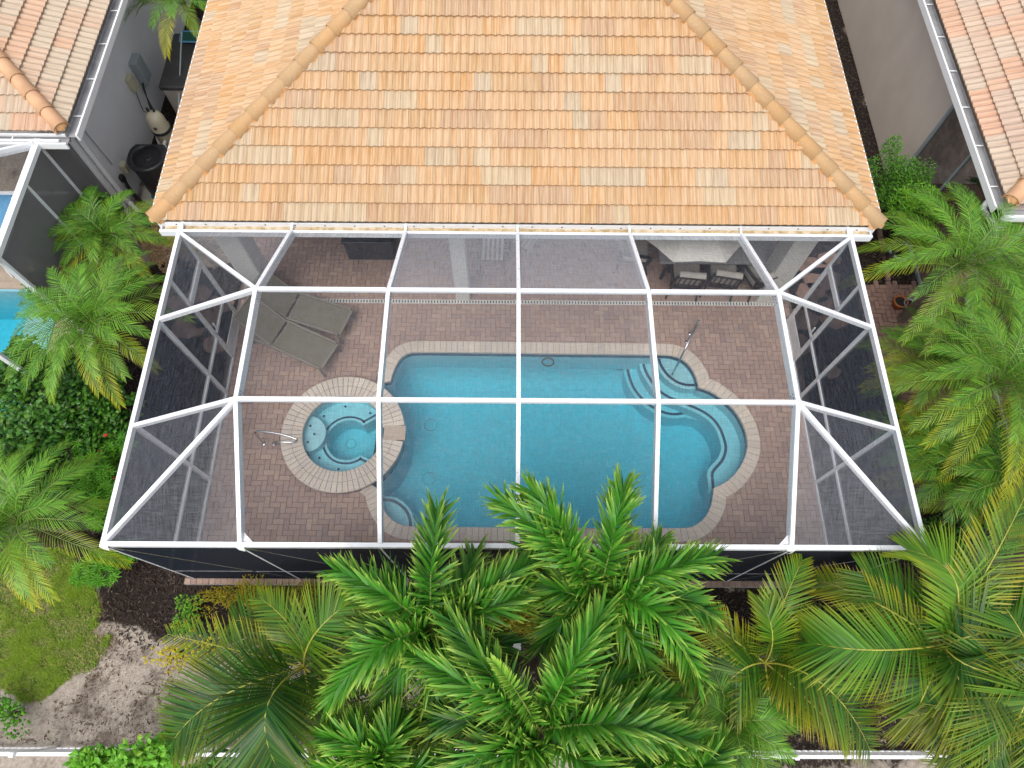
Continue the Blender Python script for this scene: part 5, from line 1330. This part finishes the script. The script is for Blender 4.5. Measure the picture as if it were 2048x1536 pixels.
# ================================================================== PLANTS
def frond(P0, Pm, P2, n, L, wd, r, style='flat', yel=0.0, tipyel=0.3, stalk=.08, droop=.35, rach=.012, twist=.25, fold=.25, bright=.5, brown=0.0):
    """one feather leaf along the arc P0-Pm-P2: rachis with leaflets on both sides"""
    P0, Pm, P2 = V(P0), V(Pm), V(P2); C = 2 * Pm - (P0 + P2) / 2
    B = lambda t: P0 * (1 - t) ** 2 + C * 2 * t * (1 - t) + P2 * t * t
    dB = lambda t: ((C - P0) * (1 - t) + (P2 - C) * t).normalized()
    mb = MB(); K = 9
    mb.tube([B(i / K) for i in range(K + 1)], [rach * (1 - .85 * i / K) + .0015 for i in range(K + 1)], 5, 1, cap=False)
    Z = V((0, 0, 1)); prof = (.55, 1.0, .8, .06); qs = (0, .3, .7, 1.0)
    for i in range(n):
        for s in (-1, 1):
            t = stalk + (1 - stalk) * min(.999, (i + .5 + r.uniform(-.1, .1)) / n); p = B(t); T = dB(t)
            sd = T.cross(Z); sd = sd.normalized() if sd.length > .05 else V((1, 0, 0)); Nn = sd.cross(T).normalized()
            ln = L * (.45 + .75 * math.sin(math.pi * (.12 + .80 * t)) ** .9 - .20) * r.uniform(.95, 1.05)
            if style == 'plume': ln = L * (.62 + .38 * math.sin(math.pi * min(.72, .1 + .75 * t))) * r.uniform(.75, 1.12)
            A = R(22 + 40 * t + r.gauss(0, 1.6)) if style == 'flat' else R(26 + 36 * t + r.gauss(0, 5)); ph = R(r.gauss(fold * 60, 4)) if style == 'flat' else R((-30, 8, 40, 66)[(2 * i + (s > 0)) % 4] + r.gauss(0, 7))
            d = (T * math.sin(A) + (sd * s * math.cos(ph) + Nn * math.sin(ph)) * math.cos(A)).normalized()
            nl = d.cross(sd.cross(T)) ; wv = d.cross(Nn).normalized(); nn = wv.cross(d).normalized(); tw = r.gauss(0, twist) + (.35 if style == 'plume' else 0)
            curl = r.uniform(-.03, .03) if style == 'flat' else r.uniform(-.16, .16); vs = []; g = droop * r.uniform(.85, 1.15)
            for q, f in zip(qs, prof):
                c = p + d * ln * q * (1 - .12 * g * q) - Z * (g * ln * q * q * .55) + T * (curl * ln * q * q)
                a = tw * (1 + q * (2.0 if style == 'plume' else .5)); x = (wv * math.cos(a) + nn * math.sin(a)) * (wd * f * .5)
                vs += [c - x, c + x]
            y0 = yel + r.gauss(0, .05); yt = tipyel * (.4 + r.random() * .8)
            ya = [max(0, min(1, y0 + yt * q ** (3 if style == 'flat' else 5) + (yel > .2) * .35 * (q > .5) * t)) for q in qs for _ in (0, 1)]
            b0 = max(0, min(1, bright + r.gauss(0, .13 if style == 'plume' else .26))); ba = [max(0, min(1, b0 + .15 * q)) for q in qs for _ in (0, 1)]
            mb.add(vs, [(0, 1, 3, 2), (2, 3, 5, 4), (4, 5, 7, 6)], 0, False, br=ba, yel=ya)
    return mb
def palm(name, label, crown, z, base_xy, fronds, mat, rmat, seed, trunk_r=.09, group=None, cat='palm tree', under=None):
    r = random.Random(seed); c = V(crown); b = V((base_xy[0], base_xy[1], GZ)); t = thing(name, label, cat, tuple(b), group=group, world=True)
    tr = MB(); m_ = b.lerp(c, .5) + V((r.uniform(-.08, .08), r.uniform(-.08, .08), 0)); pts = smooth_poly([b, m_, c - V((0, 0, .05))], 10); rs = [trunk_r * (1.25 - .45 * i / (len(pts) - 1)) * (1 + .06 * (i % 2)) for i in range(len(pts))]
    tr.tube(pts, rs, 10); tr.build('trunk', M['trunk'], t)
    for mb in fronds(r, c): mb.build('frond', [M[mat], M[rmat]], t)
    if under:
        for mb in ring_fronds(under[0], under[1], **under[2])(r, c - V((0, 0, .15))): mb.build('frond', [M[mat], M[rmat]], t)
    return t
def px_fronds(specs, **kw):
    """specs: (mid px, tip px, mid height, tip height, {overrides}) measured on the photograph"""
    def go(r, c):
        for sp in specs:
            k = dict(kw); k.update(sp[4] if len(sp) > 4 else {})
            root = V(c); 
            if 'root' in k: q = k.pop('root'); root = at(q[0], q[1], q[2])
            yield frond(root, at(*sp[0], sp[2]), at(*sp[1], sp[3]), k.pop('n'), k.pop('L'), k.pop('wd'), r, **k)
    return go
def ring_fronds(n, length, el=(8, 62), n_l=40, L=.2, wd=.012, az0=None, az1=None, ysel=None, **kw):
    """crown of n arching leaves; outer ones hang, inner ones stand"""
    def go(r, c):
        for i in range(n):
            a = i * 2.39996 + r.uniform(-.2, .2); f = (i + .5) / n
            e = R(el[1] + (el[0] - el[1]) * f + r.uniform(-6, 6)); ln = length * r.uniform(.85, 1.1) * (.75 + .35 * f)
            h = V((math.cos(a), math.sin(a), 0)); Pm = c + h * (ln * .55 * math.cos(e)) + V((0, 0, ln * .55 * math.sin(e)))
            dr = -.1 - .55 * f; P2 = Pm + h * (ln * .52 * math.cos(dr)) + V((0, 0, ln * .52 * math.sin(dr) + ln * .1 * (1 - f)))
            k = dict(kw); yl = k.pop('yel', .0)
            low = max(0, f - .55) * 1.6
            if ysel is not None: low = max(low * .25, (max(0, f - .4) * 1.5) * max(0.0, math.cos(a - R(ysel))))
            yield frond(c, Pm, P2, n_l, L, wd, r, yel=yl + low * .6 * r.uniform(.5, 1.2), **k)
    return go

FX = dict(n=96, L=.46, wd=.036, style='plume', tipyel=1.0, droop=.40, rach=.015, twist=.45, stalk=.08, bright=.5)
def foxtails():
    g = 'plume leaved palms in front of the pool cage'
    c = at(865, 1258, 3.5)
    palm('foxtail_palm', 'dense green plume palm left of centre, its upright leaf covering the pool coping', c, 3.5, (c.x, c.y - .05), px_fronds([
        ((862, 1145), (876, 1020), 4.15, 4.05), ((965, 1185), (1072, 1122), 3.95, 3.6), ((955, 1225), (1058, 1185), 4.0, 3.75), ((770, 1190), (672, 1140), 3.95, 3.55, dict(bright=.6)),
        ((755, 1300), (655, 1405), 3.95, 3.35, dict(n=108)), ((800, 1265), (700, 1255), 3.7, 3.2), ((868, 1350), (868, 1490), 3.6, 2.6, dict(bright=.3)), ((925, 1285), (985, 1345), 3.75, 3.2), ((800, 1340), (745, 1470), 3.3, 2.2, dict(bright=.3)),
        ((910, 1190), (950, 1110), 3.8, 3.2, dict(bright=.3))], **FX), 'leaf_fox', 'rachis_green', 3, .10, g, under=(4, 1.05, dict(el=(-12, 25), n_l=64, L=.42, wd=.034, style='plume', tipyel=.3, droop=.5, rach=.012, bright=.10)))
    c = at(1195, 1200, 3.6)
    palm('foxtail_palm', 'largest dense green plume palm at centre with two leaves rising over the pool', c, 3.6, (c.x, c.y - .05), px_fronds([
        ((1110, 1090), (1005, 1005), 4.25, 4.1, dict(n=108)), ((1135, 1075), (1065, 985), 4.3, 4.2), ((1225, 1080), (1247, 975), 4.25, 4.2), ((1310, 1145), (1430, 1115), 4.1, 3.8, dict(n=108)),
        ((1310, 1225), (1395, 1360), 4.1, 3.3, dict(n=112, bright=.6)), ((1270, 1275), (1300, 1400), 3.7, 2.9, dict(bright=.35)), ((1330, 1190), (1420, 1230), 3.7, 3.2), ((1120, 1180), (1040, 1150), 3.8, 3.3, dict(bright=.4)), ((1130, 1240), (1080, 1300), 3.6, 3.0, dict(bright=.35)), ((1215, 1290), (1235, 1390), 3.2, 2.3, dict(bright=.25)),
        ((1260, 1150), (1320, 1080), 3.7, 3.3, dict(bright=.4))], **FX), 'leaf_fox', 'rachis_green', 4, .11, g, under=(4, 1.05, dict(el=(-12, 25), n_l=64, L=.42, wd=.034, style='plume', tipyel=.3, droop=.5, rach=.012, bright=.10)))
    c = at(1080, 1462, 3.8)
    palm('foxtail_palm', 'dense green plume palm at the bottom with a light green unopened spear leaf', c, 3.8, (c.x, c.y + .05), px_fronds([
        ((1140, 1340), (1205, 1225), 4.4, 4.2, dict(n=112, bright=.6)), ((960, 1385), (832, 1310), 4.3, 3.8, dict(n=108)), ((995, 1365), (905, 1245), 4.4, 4.2), ((1215, 1450), (1385, 1480), 4.4, 4.0, dict(n=120)),
        ((985, 1500), (880, 1560), 4.1, 3.6), ((1010, 1530), (950, 1610), 4.1, 3.6), ((1180, 1530), (1300, 1590), 4.1, 3.6), ((1240, 1420), (1340, 1395), 4.0, 3.4, dict(bright=.35)), ((1060, 1540), (1050, 1640), 4.0, 3.4), ((930, 1440), (815, 1440), 3.7, 2.9, dict(bright=.3)), ((1190, 1395), (1290, 1330), 3.8, 3.2, dict(bright=.35)),
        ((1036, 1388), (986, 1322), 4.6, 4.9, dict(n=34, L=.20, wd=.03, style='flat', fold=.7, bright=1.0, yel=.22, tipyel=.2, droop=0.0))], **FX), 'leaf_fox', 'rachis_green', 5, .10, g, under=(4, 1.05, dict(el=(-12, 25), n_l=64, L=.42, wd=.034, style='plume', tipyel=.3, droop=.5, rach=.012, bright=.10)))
    # crown that pokes in at the bottom, left of the spear palm
    c = at(760, 1560, 3.0)
    palm('foxtail_palm', 'plume palm cut by the bottom edge with pale twisted leaves over the fence', c, 3.0, (c.x, c.y), px_fronds([
        ((720, 1500), (650, 1475), 3.5, 3.2), ((770, 1500), (800, 1450), 3.6, 3.5, dict(bright=.3)), ((690, 1545), (630, 1540), 3.4, 3.0), ((830, 1545), (900, 1560), 3.4, 3.0), ((740, 1500), (700, 1440), 3.5, 3.0)], **dict(FX, bright=.7)), 'leaf_fox', 'rachis_green', 6, .09, g, under=(4, 1.05, dict(el=(-12, 25), n_l=64, L=.42, wd=.034, style='plume', tipyel=.3, droop=.5, rach=.012, bright=.10)))
    c = at(1350, 1560, 2.9)
    palm('foxtail_palm', 'plume palm cut by the bottom edge right of the spear palm', c, 2.9, (c.x, c.y), px_fronds([
        ((1350, 1505), (1370, 1440), 3.5, 3.3), ((1290, 1530), (1230, 1500), 3.4, 3.0), ((1400, 1535), (1440, 1500), 3.4, 3.1)], **dict(FX, bright=.5)), 'leaf_fox', 'rachis_green', 7, .09, g, under=(4, 1.05, dict(el=(-12, 25), n_l=64, L=.42, wd=.034, style='plume', tipyel=.3, droop=.5, rach=.012, bright=.10)))
foxtails()

CO = dict(n=54, L=.80, wd=.024, style='flat', tipyel=.45, droop=.22, rach=.014, twist=.08, stalk=.07, fold=.15, bright=.36)
def coconuts():
    g = 'coconut palms with yellow leaf ribs'
    c = at(608, 1335, 2.3)
    palm('coconut_palm', 'coconut palm lower left with long dark green leaves over the sand', c, 2.3, (c.x + .05, c.y), px_fronds([
        ((470, 1300), (335, 1268), 2.5, 1.8, dict(yel=0.06, tipyel=.8, L=.56, n=41)), ((632, 1265), (715, 1195), 3.1, 3.1, dict(L=.72, bright=.6, yel=0.04)),
        ((533, 1418), (560, 1545), 3.3, 2.7, dict(L=.95, n=112, wd=.026, bright=.16, tipyel=.25)), ((440, 1395), (342, 1490), 2.8, 2.0, dict(L=.82, n=92, wd=.024, bright=.22, tipyel=.3)), ((720, 1425), (800, 1500), 2.5, 1.8, dict(yel=0.07)), ((590, 1265), (520, 1195), 2.6, 2.3, dict(yel=0.07, L=.5)),
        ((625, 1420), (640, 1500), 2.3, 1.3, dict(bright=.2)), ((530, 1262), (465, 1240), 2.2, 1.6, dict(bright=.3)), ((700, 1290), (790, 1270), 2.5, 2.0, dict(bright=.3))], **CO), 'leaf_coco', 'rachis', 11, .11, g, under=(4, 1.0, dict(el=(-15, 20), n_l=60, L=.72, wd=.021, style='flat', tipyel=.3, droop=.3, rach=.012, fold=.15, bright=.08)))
    c = at(1530, 1325, 2.1)
    palm('coconut_palm', 'coconut palm lower right with a yellow leaf hanging toward the fence', c, 2.1, (c.x, c.y), px_fronds([
        ((1560, 1225), (1605, 1120), 2.7, 2.6, dict(L=.5, yel=0.07, tipyel=.6, n=45)), ((1440, 1262), (1362, 1218), 2.3, 1.7, dict(L=.46, yel=0.18, tipyel=.8)), ((1650, 1372), (1740, 1500), 2.8, 1.9, dict(L=.78, n=68, yel=0.03, tipyel=.5)),
        ((1610, 1395), (1700, 1490), 2.3, 1.4, dict(L=.54, yel=0.19, tipyel=.9)), ((1545, 1270), (1520, 1200), 2.7, 2.7, dict(L=.45, bright=.7, yel=0.05, fold=.5)), ((1470, 1350), (1420, 1420), 2.3, 1.7, dict(bright=.35)), ((1540, 1400), (1550, 1480), 2.2, 1.4, dict(bright=.25)), ((1590, 1300), (1660, 1250), 2.1, 1.6, dict(yel=0.06))], **CO), 'leaf_coco', 'rachis', 12, .11, g)
    c = at(1885, 1290, 3.0)
    palm('coconut_palm', 'coconut palm at right with brown tipped leaf lying against the cage corner', c, 3.0, (c.x, c.y), px_fronds([
        ((1740, 1300), (1615, 1283), 3.3, 2.8, dict(L=.76, n=72, tipyel=.5, bright=.5)), ((1720, 1190), (1605, 1160), 2.9, 2.0, dict(L=.46, yel=0.16, tipyel=.9)), ((1912, 1165), (1815, 1100), 3.5, 3.2, dict(L=.70, n=70, yel=0.04, bright=.65, tipyel=.4)),
        ((1985, 1120), (2070, 950), 3.6, 3.5, dict(L=.60, n=66, yel=0.08, tipyel=.9)), ((1985, 1260), (2090, 1235), 3.4, 2.9, dict(L=.85, n=68, bright=.25)), ((1960, 1340), (2080, 1345), 3.4, 2.8, dict(L=.9, n=72, bright=.22)),
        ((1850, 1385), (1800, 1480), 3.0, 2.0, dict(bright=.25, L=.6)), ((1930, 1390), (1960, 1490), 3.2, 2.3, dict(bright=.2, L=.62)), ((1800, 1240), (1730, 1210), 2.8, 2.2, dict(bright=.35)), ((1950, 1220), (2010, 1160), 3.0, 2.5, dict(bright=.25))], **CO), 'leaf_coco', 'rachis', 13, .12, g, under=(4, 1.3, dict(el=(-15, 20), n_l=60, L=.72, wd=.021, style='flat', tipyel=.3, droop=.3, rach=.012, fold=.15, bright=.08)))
    c = at(2085, 1350, 3.2)
    palm('coconut_palm', 'coconut palm cut by the right edge, its drooping leaf beside the fence', c, 3.2, (c.x, c.y), px_fronds([
        ((2045, 1420), (1990, 1545), 3.4, 2.6, dict(L=.92, n=76, yel=0.03, bright=.4)), ((1990, 1330), (1890, 1370), 3.4, 2.6, dict(L=.6, bright=.25)), ((1960, 1430), (1860, 1480), 3.1, 2.2, dict(L=.62, bright=.2)), ((2040, 1260), (1990, 1190), 3.5, 3.2, dict(bright=.3)), ((1980, 1500), (1880, 1530), 2.9, 2.0, dict(bright=.22, L=.6)), ((2120, 1480), (2100, 1600), 3.3, 2.7)], **CO), 'leaf_coco', 'rachis', 14, .12, g, under=(6, 1.5, dict(el=(-15, 20), n_l=60, L=.72, wd=.021, style='flat', tipyel=.3, droop=.3, rach=.012, fold=.15, bright=.08)))
coconuts()

DT = dict(n_l=36, L=.29, wd=.0125, style='flat', tipyel=.12, droop=.5, rach=.008, twist=.1, stalk=.12, fold=.35, bright=.55)
def dates():
    g = 'feathery pygmy date palms'
    def d(px, py, z, n, ln, seed, label, base=None, **kw):
        c = at(px, py, z); k = dict(DT); k.update(kw); b = base or (c.x + .05, c.y + .05)
        palm('date_palm', label, c, z, b, ring_fronds(n, ln, **k), 'leaf_date', 'rachis_green', seed, .075, g)
    d(192, 652, 2.0, 34, 1.52, 21, 'full feathery date palm with yellow leaf tips leaning over the left cage wall', ysel=-40)
    d(222, 480, 1.5, 24, 1.25, 22, 'darker feathery date palm behind the full one, near the house corner', bright=.4)
    d(45, 1045, 1.8, 28, 1.42, 23, 'feathery date palm at the left edge above the lawn', ysel=-60)
    d(1915, 535, 2.2, 40, 1.8, 24, 'feathery date palm right of the main house corner over the flower pots', base=(7.9, 5.2), ysel=230, bright=.5)
    d(1985, 770, 2.3, 42, 1.8, 25, 'bright feathery date palm in the middle of the right edge', bright=.5, ysel=240)
    d(1890, 940, 1.5, 28, 1.25, 26, 'low dense date palm against the right cage wall', bright=.4)
    d(2010, 960, 1.7, 28, 1.4, 27, 'date palm at the right edge below the bright one', bright=.4)
    d(1455, 1440, 1.9, 24, 1.1, 28, 'fine leaved date palm at the bottom between the plume palms and the right coconut palm', bright=.4, tipyel=.05)
    d(368, 10, 2.0, 18, 1.2, 29, 'date palm between the houses above the storage chest', bright=.45, ysel=-90, base=(-7.0, 12.4))
    d(1985, 430, 1.5, 14, 1.0, 30, 'small date palm below the right neighbour gutter', bright=.5)
    d(2050, 650, 1.9, 30, 1.5, 34, 'date palm at the right edge between the flower pot palm and the bright one', bright=.4, ysel=200)
    d(1860, 740, 1.4, 26, 1.2, 35, 'low date palm over the brick path by the right cage wall', bright=.35, ysel=220)
    d(1800, 870, 1.0, 12, .7, 33, 'small date palm squeezed against the right cage wall', bright=.4)
dates()

def leaf_cloud(mb, r, c, rad, n, ll, lw, rosette=0, narrow=False, yel=0.0, br=.5):
    """leaf-sized faces through an uneven crown, denser near its skin"""
    c = V(c); lobes = [(V((r.gauss(0, .45) * rad[0], r.gauss(0, .45) * rad[1], r.uniform(-.1, .5) * rad[2])), r.uniform(.4, .62)) for _ in range(9)]
    for i in range(n):
        o, q = r.choice(lobes); u = V((r.gauss(0, 1), r.gauss(0, 1), abs(r.gauss(0, 1)) * .8 - .25)).normalized(); f = r.random() ** .35
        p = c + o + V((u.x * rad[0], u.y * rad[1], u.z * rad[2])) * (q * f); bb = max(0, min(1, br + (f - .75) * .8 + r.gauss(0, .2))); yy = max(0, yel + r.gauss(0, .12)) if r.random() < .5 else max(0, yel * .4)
        k = rosette or 1
        a0 = r.uniform(0, 6.28)
        for j in range(k):
            a = a0 + 6.28 * j / k; up = r.uniform(.1, .6) if rosette else r.gauss(.15, .45)
            d = V((math.cos(a), math.sin(a), up)).normalized()
            if not rosette: d = (d + u * .5).normalized()
            s = d.cross(V((r.gauss(0, .25), r.gauss(0, .25), 1))).normalized(); L = ll * r.uniform(.7, 1.25); w_ = lw * r.uniform(.8, 1.2) / 2; nz = s.cross(d)
            mb.add([p, p + d * L * .45 + s * w_ - nz * .006, p + d * L - V((0, 0, L * .15)), p + d * L * .45 - s * w_ - nz * .006, p + d * L * .5 + nz * .004], [(0, 1, 4), (1, 2, 4), (2, 3, 4), (3, 0, 4)], 0, False, br=bb, yel=yy)
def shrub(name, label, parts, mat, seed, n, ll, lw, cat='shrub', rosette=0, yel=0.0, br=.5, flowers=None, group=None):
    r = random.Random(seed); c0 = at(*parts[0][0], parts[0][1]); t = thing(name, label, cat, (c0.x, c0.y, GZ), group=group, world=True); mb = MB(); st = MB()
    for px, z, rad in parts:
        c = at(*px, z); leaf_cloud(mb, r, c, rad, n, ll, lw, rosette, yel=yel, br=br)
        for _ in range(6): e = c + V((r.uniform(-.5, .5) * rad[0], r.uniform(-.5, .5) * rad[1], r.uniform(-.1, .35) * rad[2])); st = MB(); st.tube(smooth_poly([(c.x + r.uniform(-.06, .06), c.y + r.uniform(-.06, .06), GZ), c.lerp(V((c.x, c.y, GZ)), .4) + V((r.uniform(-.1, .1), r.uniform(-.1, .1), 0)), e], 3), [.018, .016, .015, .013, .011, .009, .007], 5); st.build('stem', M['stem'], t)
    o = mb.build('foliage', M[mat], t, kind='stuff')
    if flowers:
        for px, py, z in flowers:
            c = at(px, py, z); f = MB()
            for j in range(10): a = r.uniform(0, 6.28); e = r.uniform(.2, 1.2); d = V((math.cos(a) * math.cos(e), math.sin(a) * math.cos(e), math.sin(e))); s = d.cross(V((0, 0, 1))).normalized() * .014; f.add([c, c + d * .03 + s, c + d * .05, c + d * .03 - s], [(0, 1, 2, 3)])
            f.build('flower', M['red'], t)
    return t
def shrubs():
    shrub('clusia_hedge', 'big dark round leaved hedge at the left edge below the date palm', [((70, 850), 1.2, (.8, .75, .8)), ((150, 840), 1.2, (.7, .7, .8)), ((30, 770), 1.3, (.5, .6, .6)), ((190, 860), .9, (.55, .6, .7)), ((90, 930), 1.0, (.6, .5, .6)), ((170, 760), .9, (.6, .6, .6))], 'leaf_dark', 41, 1800, .11, .072, 'hedge')
    shrub('clusia_shrub', 'round leaved shrub in front of the neighbour cage, left of the date palms', [((170, 440), 1.1, (.6, .5, .6)), ((215, 430), 1.1, (.45, .4, .55)), ((120, 500), .8, (.55, .5, .5)), ((120, 590), .7, (.5, .5, .5))], 'leaf_dark', 42, 900, .11, .07, br=.65)
    shrub('jatropha_shrub', 'bright green shrub with small red flowers along the left cage wall', [((215, 905), .9, (.38, .4, .6)), ((212, 960), .9, (.38, .45, .6)), ((205, 1020), .8, (.36, .4, .55)), ((225, 1115), .4, (.42, .34, .4))], 'leaf_bright', 43, 150, .135, .03, rosette=9, flowers=[(213, 871, 1.4), (218, 940, 1.3), (200, 905, 1.3), (173, 925, 1.1), (232, 955, 1.2)])
    shrub('croton', 'yellow and orange curly croton in front of the pool cage', [((455, 1200), .35, (.42, .22, .34)), ((520, 1185), .35, (.42, .2, .3)), ((610, 1185), .3, (.3, .18, .25))], 'leaf_croton', 44, 430, .09, .014, yel=.25, br=.6)
    shrub('ground_shrub', 'small green and yellow shrub on the mulch left of the croton', [((375, 1225), .25, (.28, .24, .26))], 'leaf_bright', 45, 420, .055, .034, yel=.12)
    shrub('ground_shrub', 'low pale yellow speckled shrub under the coconut palm', [((350, 1310), .2, (.4, .28, .2)), ((410, 1290), .2, (.4, .3, .25))], 'leaf_croton', 46, 160, .07, .04, yel=.1, br=.9)
    shrub('ground_shrub', 'small leafy shrub on the sand at the left edge', [((15, 1425), .2, (.40, .28, .3))], 'leaf_bright', 47, 420, .065, .042, br=.35)
    shrub('fence_shrub', 'bright leafy shrub growing over the fence at the bottom left', [((190, 1530), 1.2, (.36, .22, .4)), ((290, 1520), 1.4, (.4, .25, .5)), ((330, 1500), 1.3, (.25, .2, .4)), ((240, 1545), 1.2, (.4, .25, .4))], 'leaf_bright', 48, 420, .12, .07, br=.7)
    shrub('fence_shrub', 'low leafy shrub behind the fence left of the plume palms', [((430, 1535), .7, (.5, .2, .35)), ((540, 1530), .6, (.5, .2, .35))], 'leaf_dark', 49, 420, .085, .05, br=.6)
    shrub('box_shrub', 'tall fine leaved green shrub against the right neighbour wall', [((1785, 345), 1.5, (.38, .42, .7)), ((1775, 400), 1.1, (.42, .4, .7)), ((1810, 385), 1.1, (.42, .4, .7))], 'leaf_dark', 50, 2300, .045, .028, br=.8, yel=.06)
    shrub('bamboo_shrub', 'yellow green pointed leaf shrub between the box shrub and the date palm', [((1840, 425), 1.4, (.42, .35, .5)), ((1825, 465), 1.0, (.45, .35, .5))], 'leaf_bright', 51, 330, .13, .022, rosette=4, yel=.12, br=.75)
    shrub('ground_shrub', 'yellow green shrub between the two large plume palms', [((1040, 1240), 1.0, (.36, .3, .4)), ((985, 1270), .9, (.34, .28, .4))], 'leaf_croton', 52, 500, .085, .045, br=.5, yel=.02)
    shrub('ground_shrub', 'dark low greenery under the right edge palms', [((1960, 1010), .4, (.7, .6, .5)), ((1900, 1090), .4, (.8, .4, .5)), ((1990, 880), .4, (.6, .6, .5)), ((1985, 1180), .6, (.7, .5, .5))], 'leaf_dark', 53, 900, .10, .035, br=.35)
    shrub('ground_shrub', 'dark low greenery under the coconut palms at the bottom right', [((1980, 1440), .5, (.8, .45, .5)), ((1780, 1250), .3, (.6, .4, .3))], 'leaf_dark', 55, 800, .12, .03, br=.3)
    shrub('ground_shrub', 'dark low greenery behind the plume palms at the bottom centre', [((1330, 1420), .5, (.7, .45, .4)), ((1200, 1330), .5, (.8, .4, .4)), ((960, 1450), .5, (.7, .4, .4))], 'leaf_dark', 56, 800, .12, .035, br=.4)
    # orchid
    t = thing('orchid', 'white orchid blossoms among the plume palm leaves at centre', 'orchid', tuple(at(1033, 1290, 1.3)), world=True); r = random.Random(6)
    s_ = MB(); c = at(1033, 1290, 1.6); s_.tube([(c.x, c.y, GZ), c], .008, 5); s_.build('stem', M['stem'], t)
    for dx, dy in ((-4, -7), (4, -3), (-2, 3), (5, 6), (-6, 9), (2, -11), (0, 12)):
        c = at(1033 + dx, 1290 + dy, 1.6); f = MB()
        for j in range(5): a = 6.28 * j / 5 + r.random(); d = V((math.cos(a), math.sin(a), .25)); s = V((-d.y, d.x, 0)) * .02; f.add([c, c + d * .022 + s, c + d * .045, c + d * .022 - s], [(0, 1, 2, 3)])
        f.build('blossom', M['petal'], t)
shrubs()
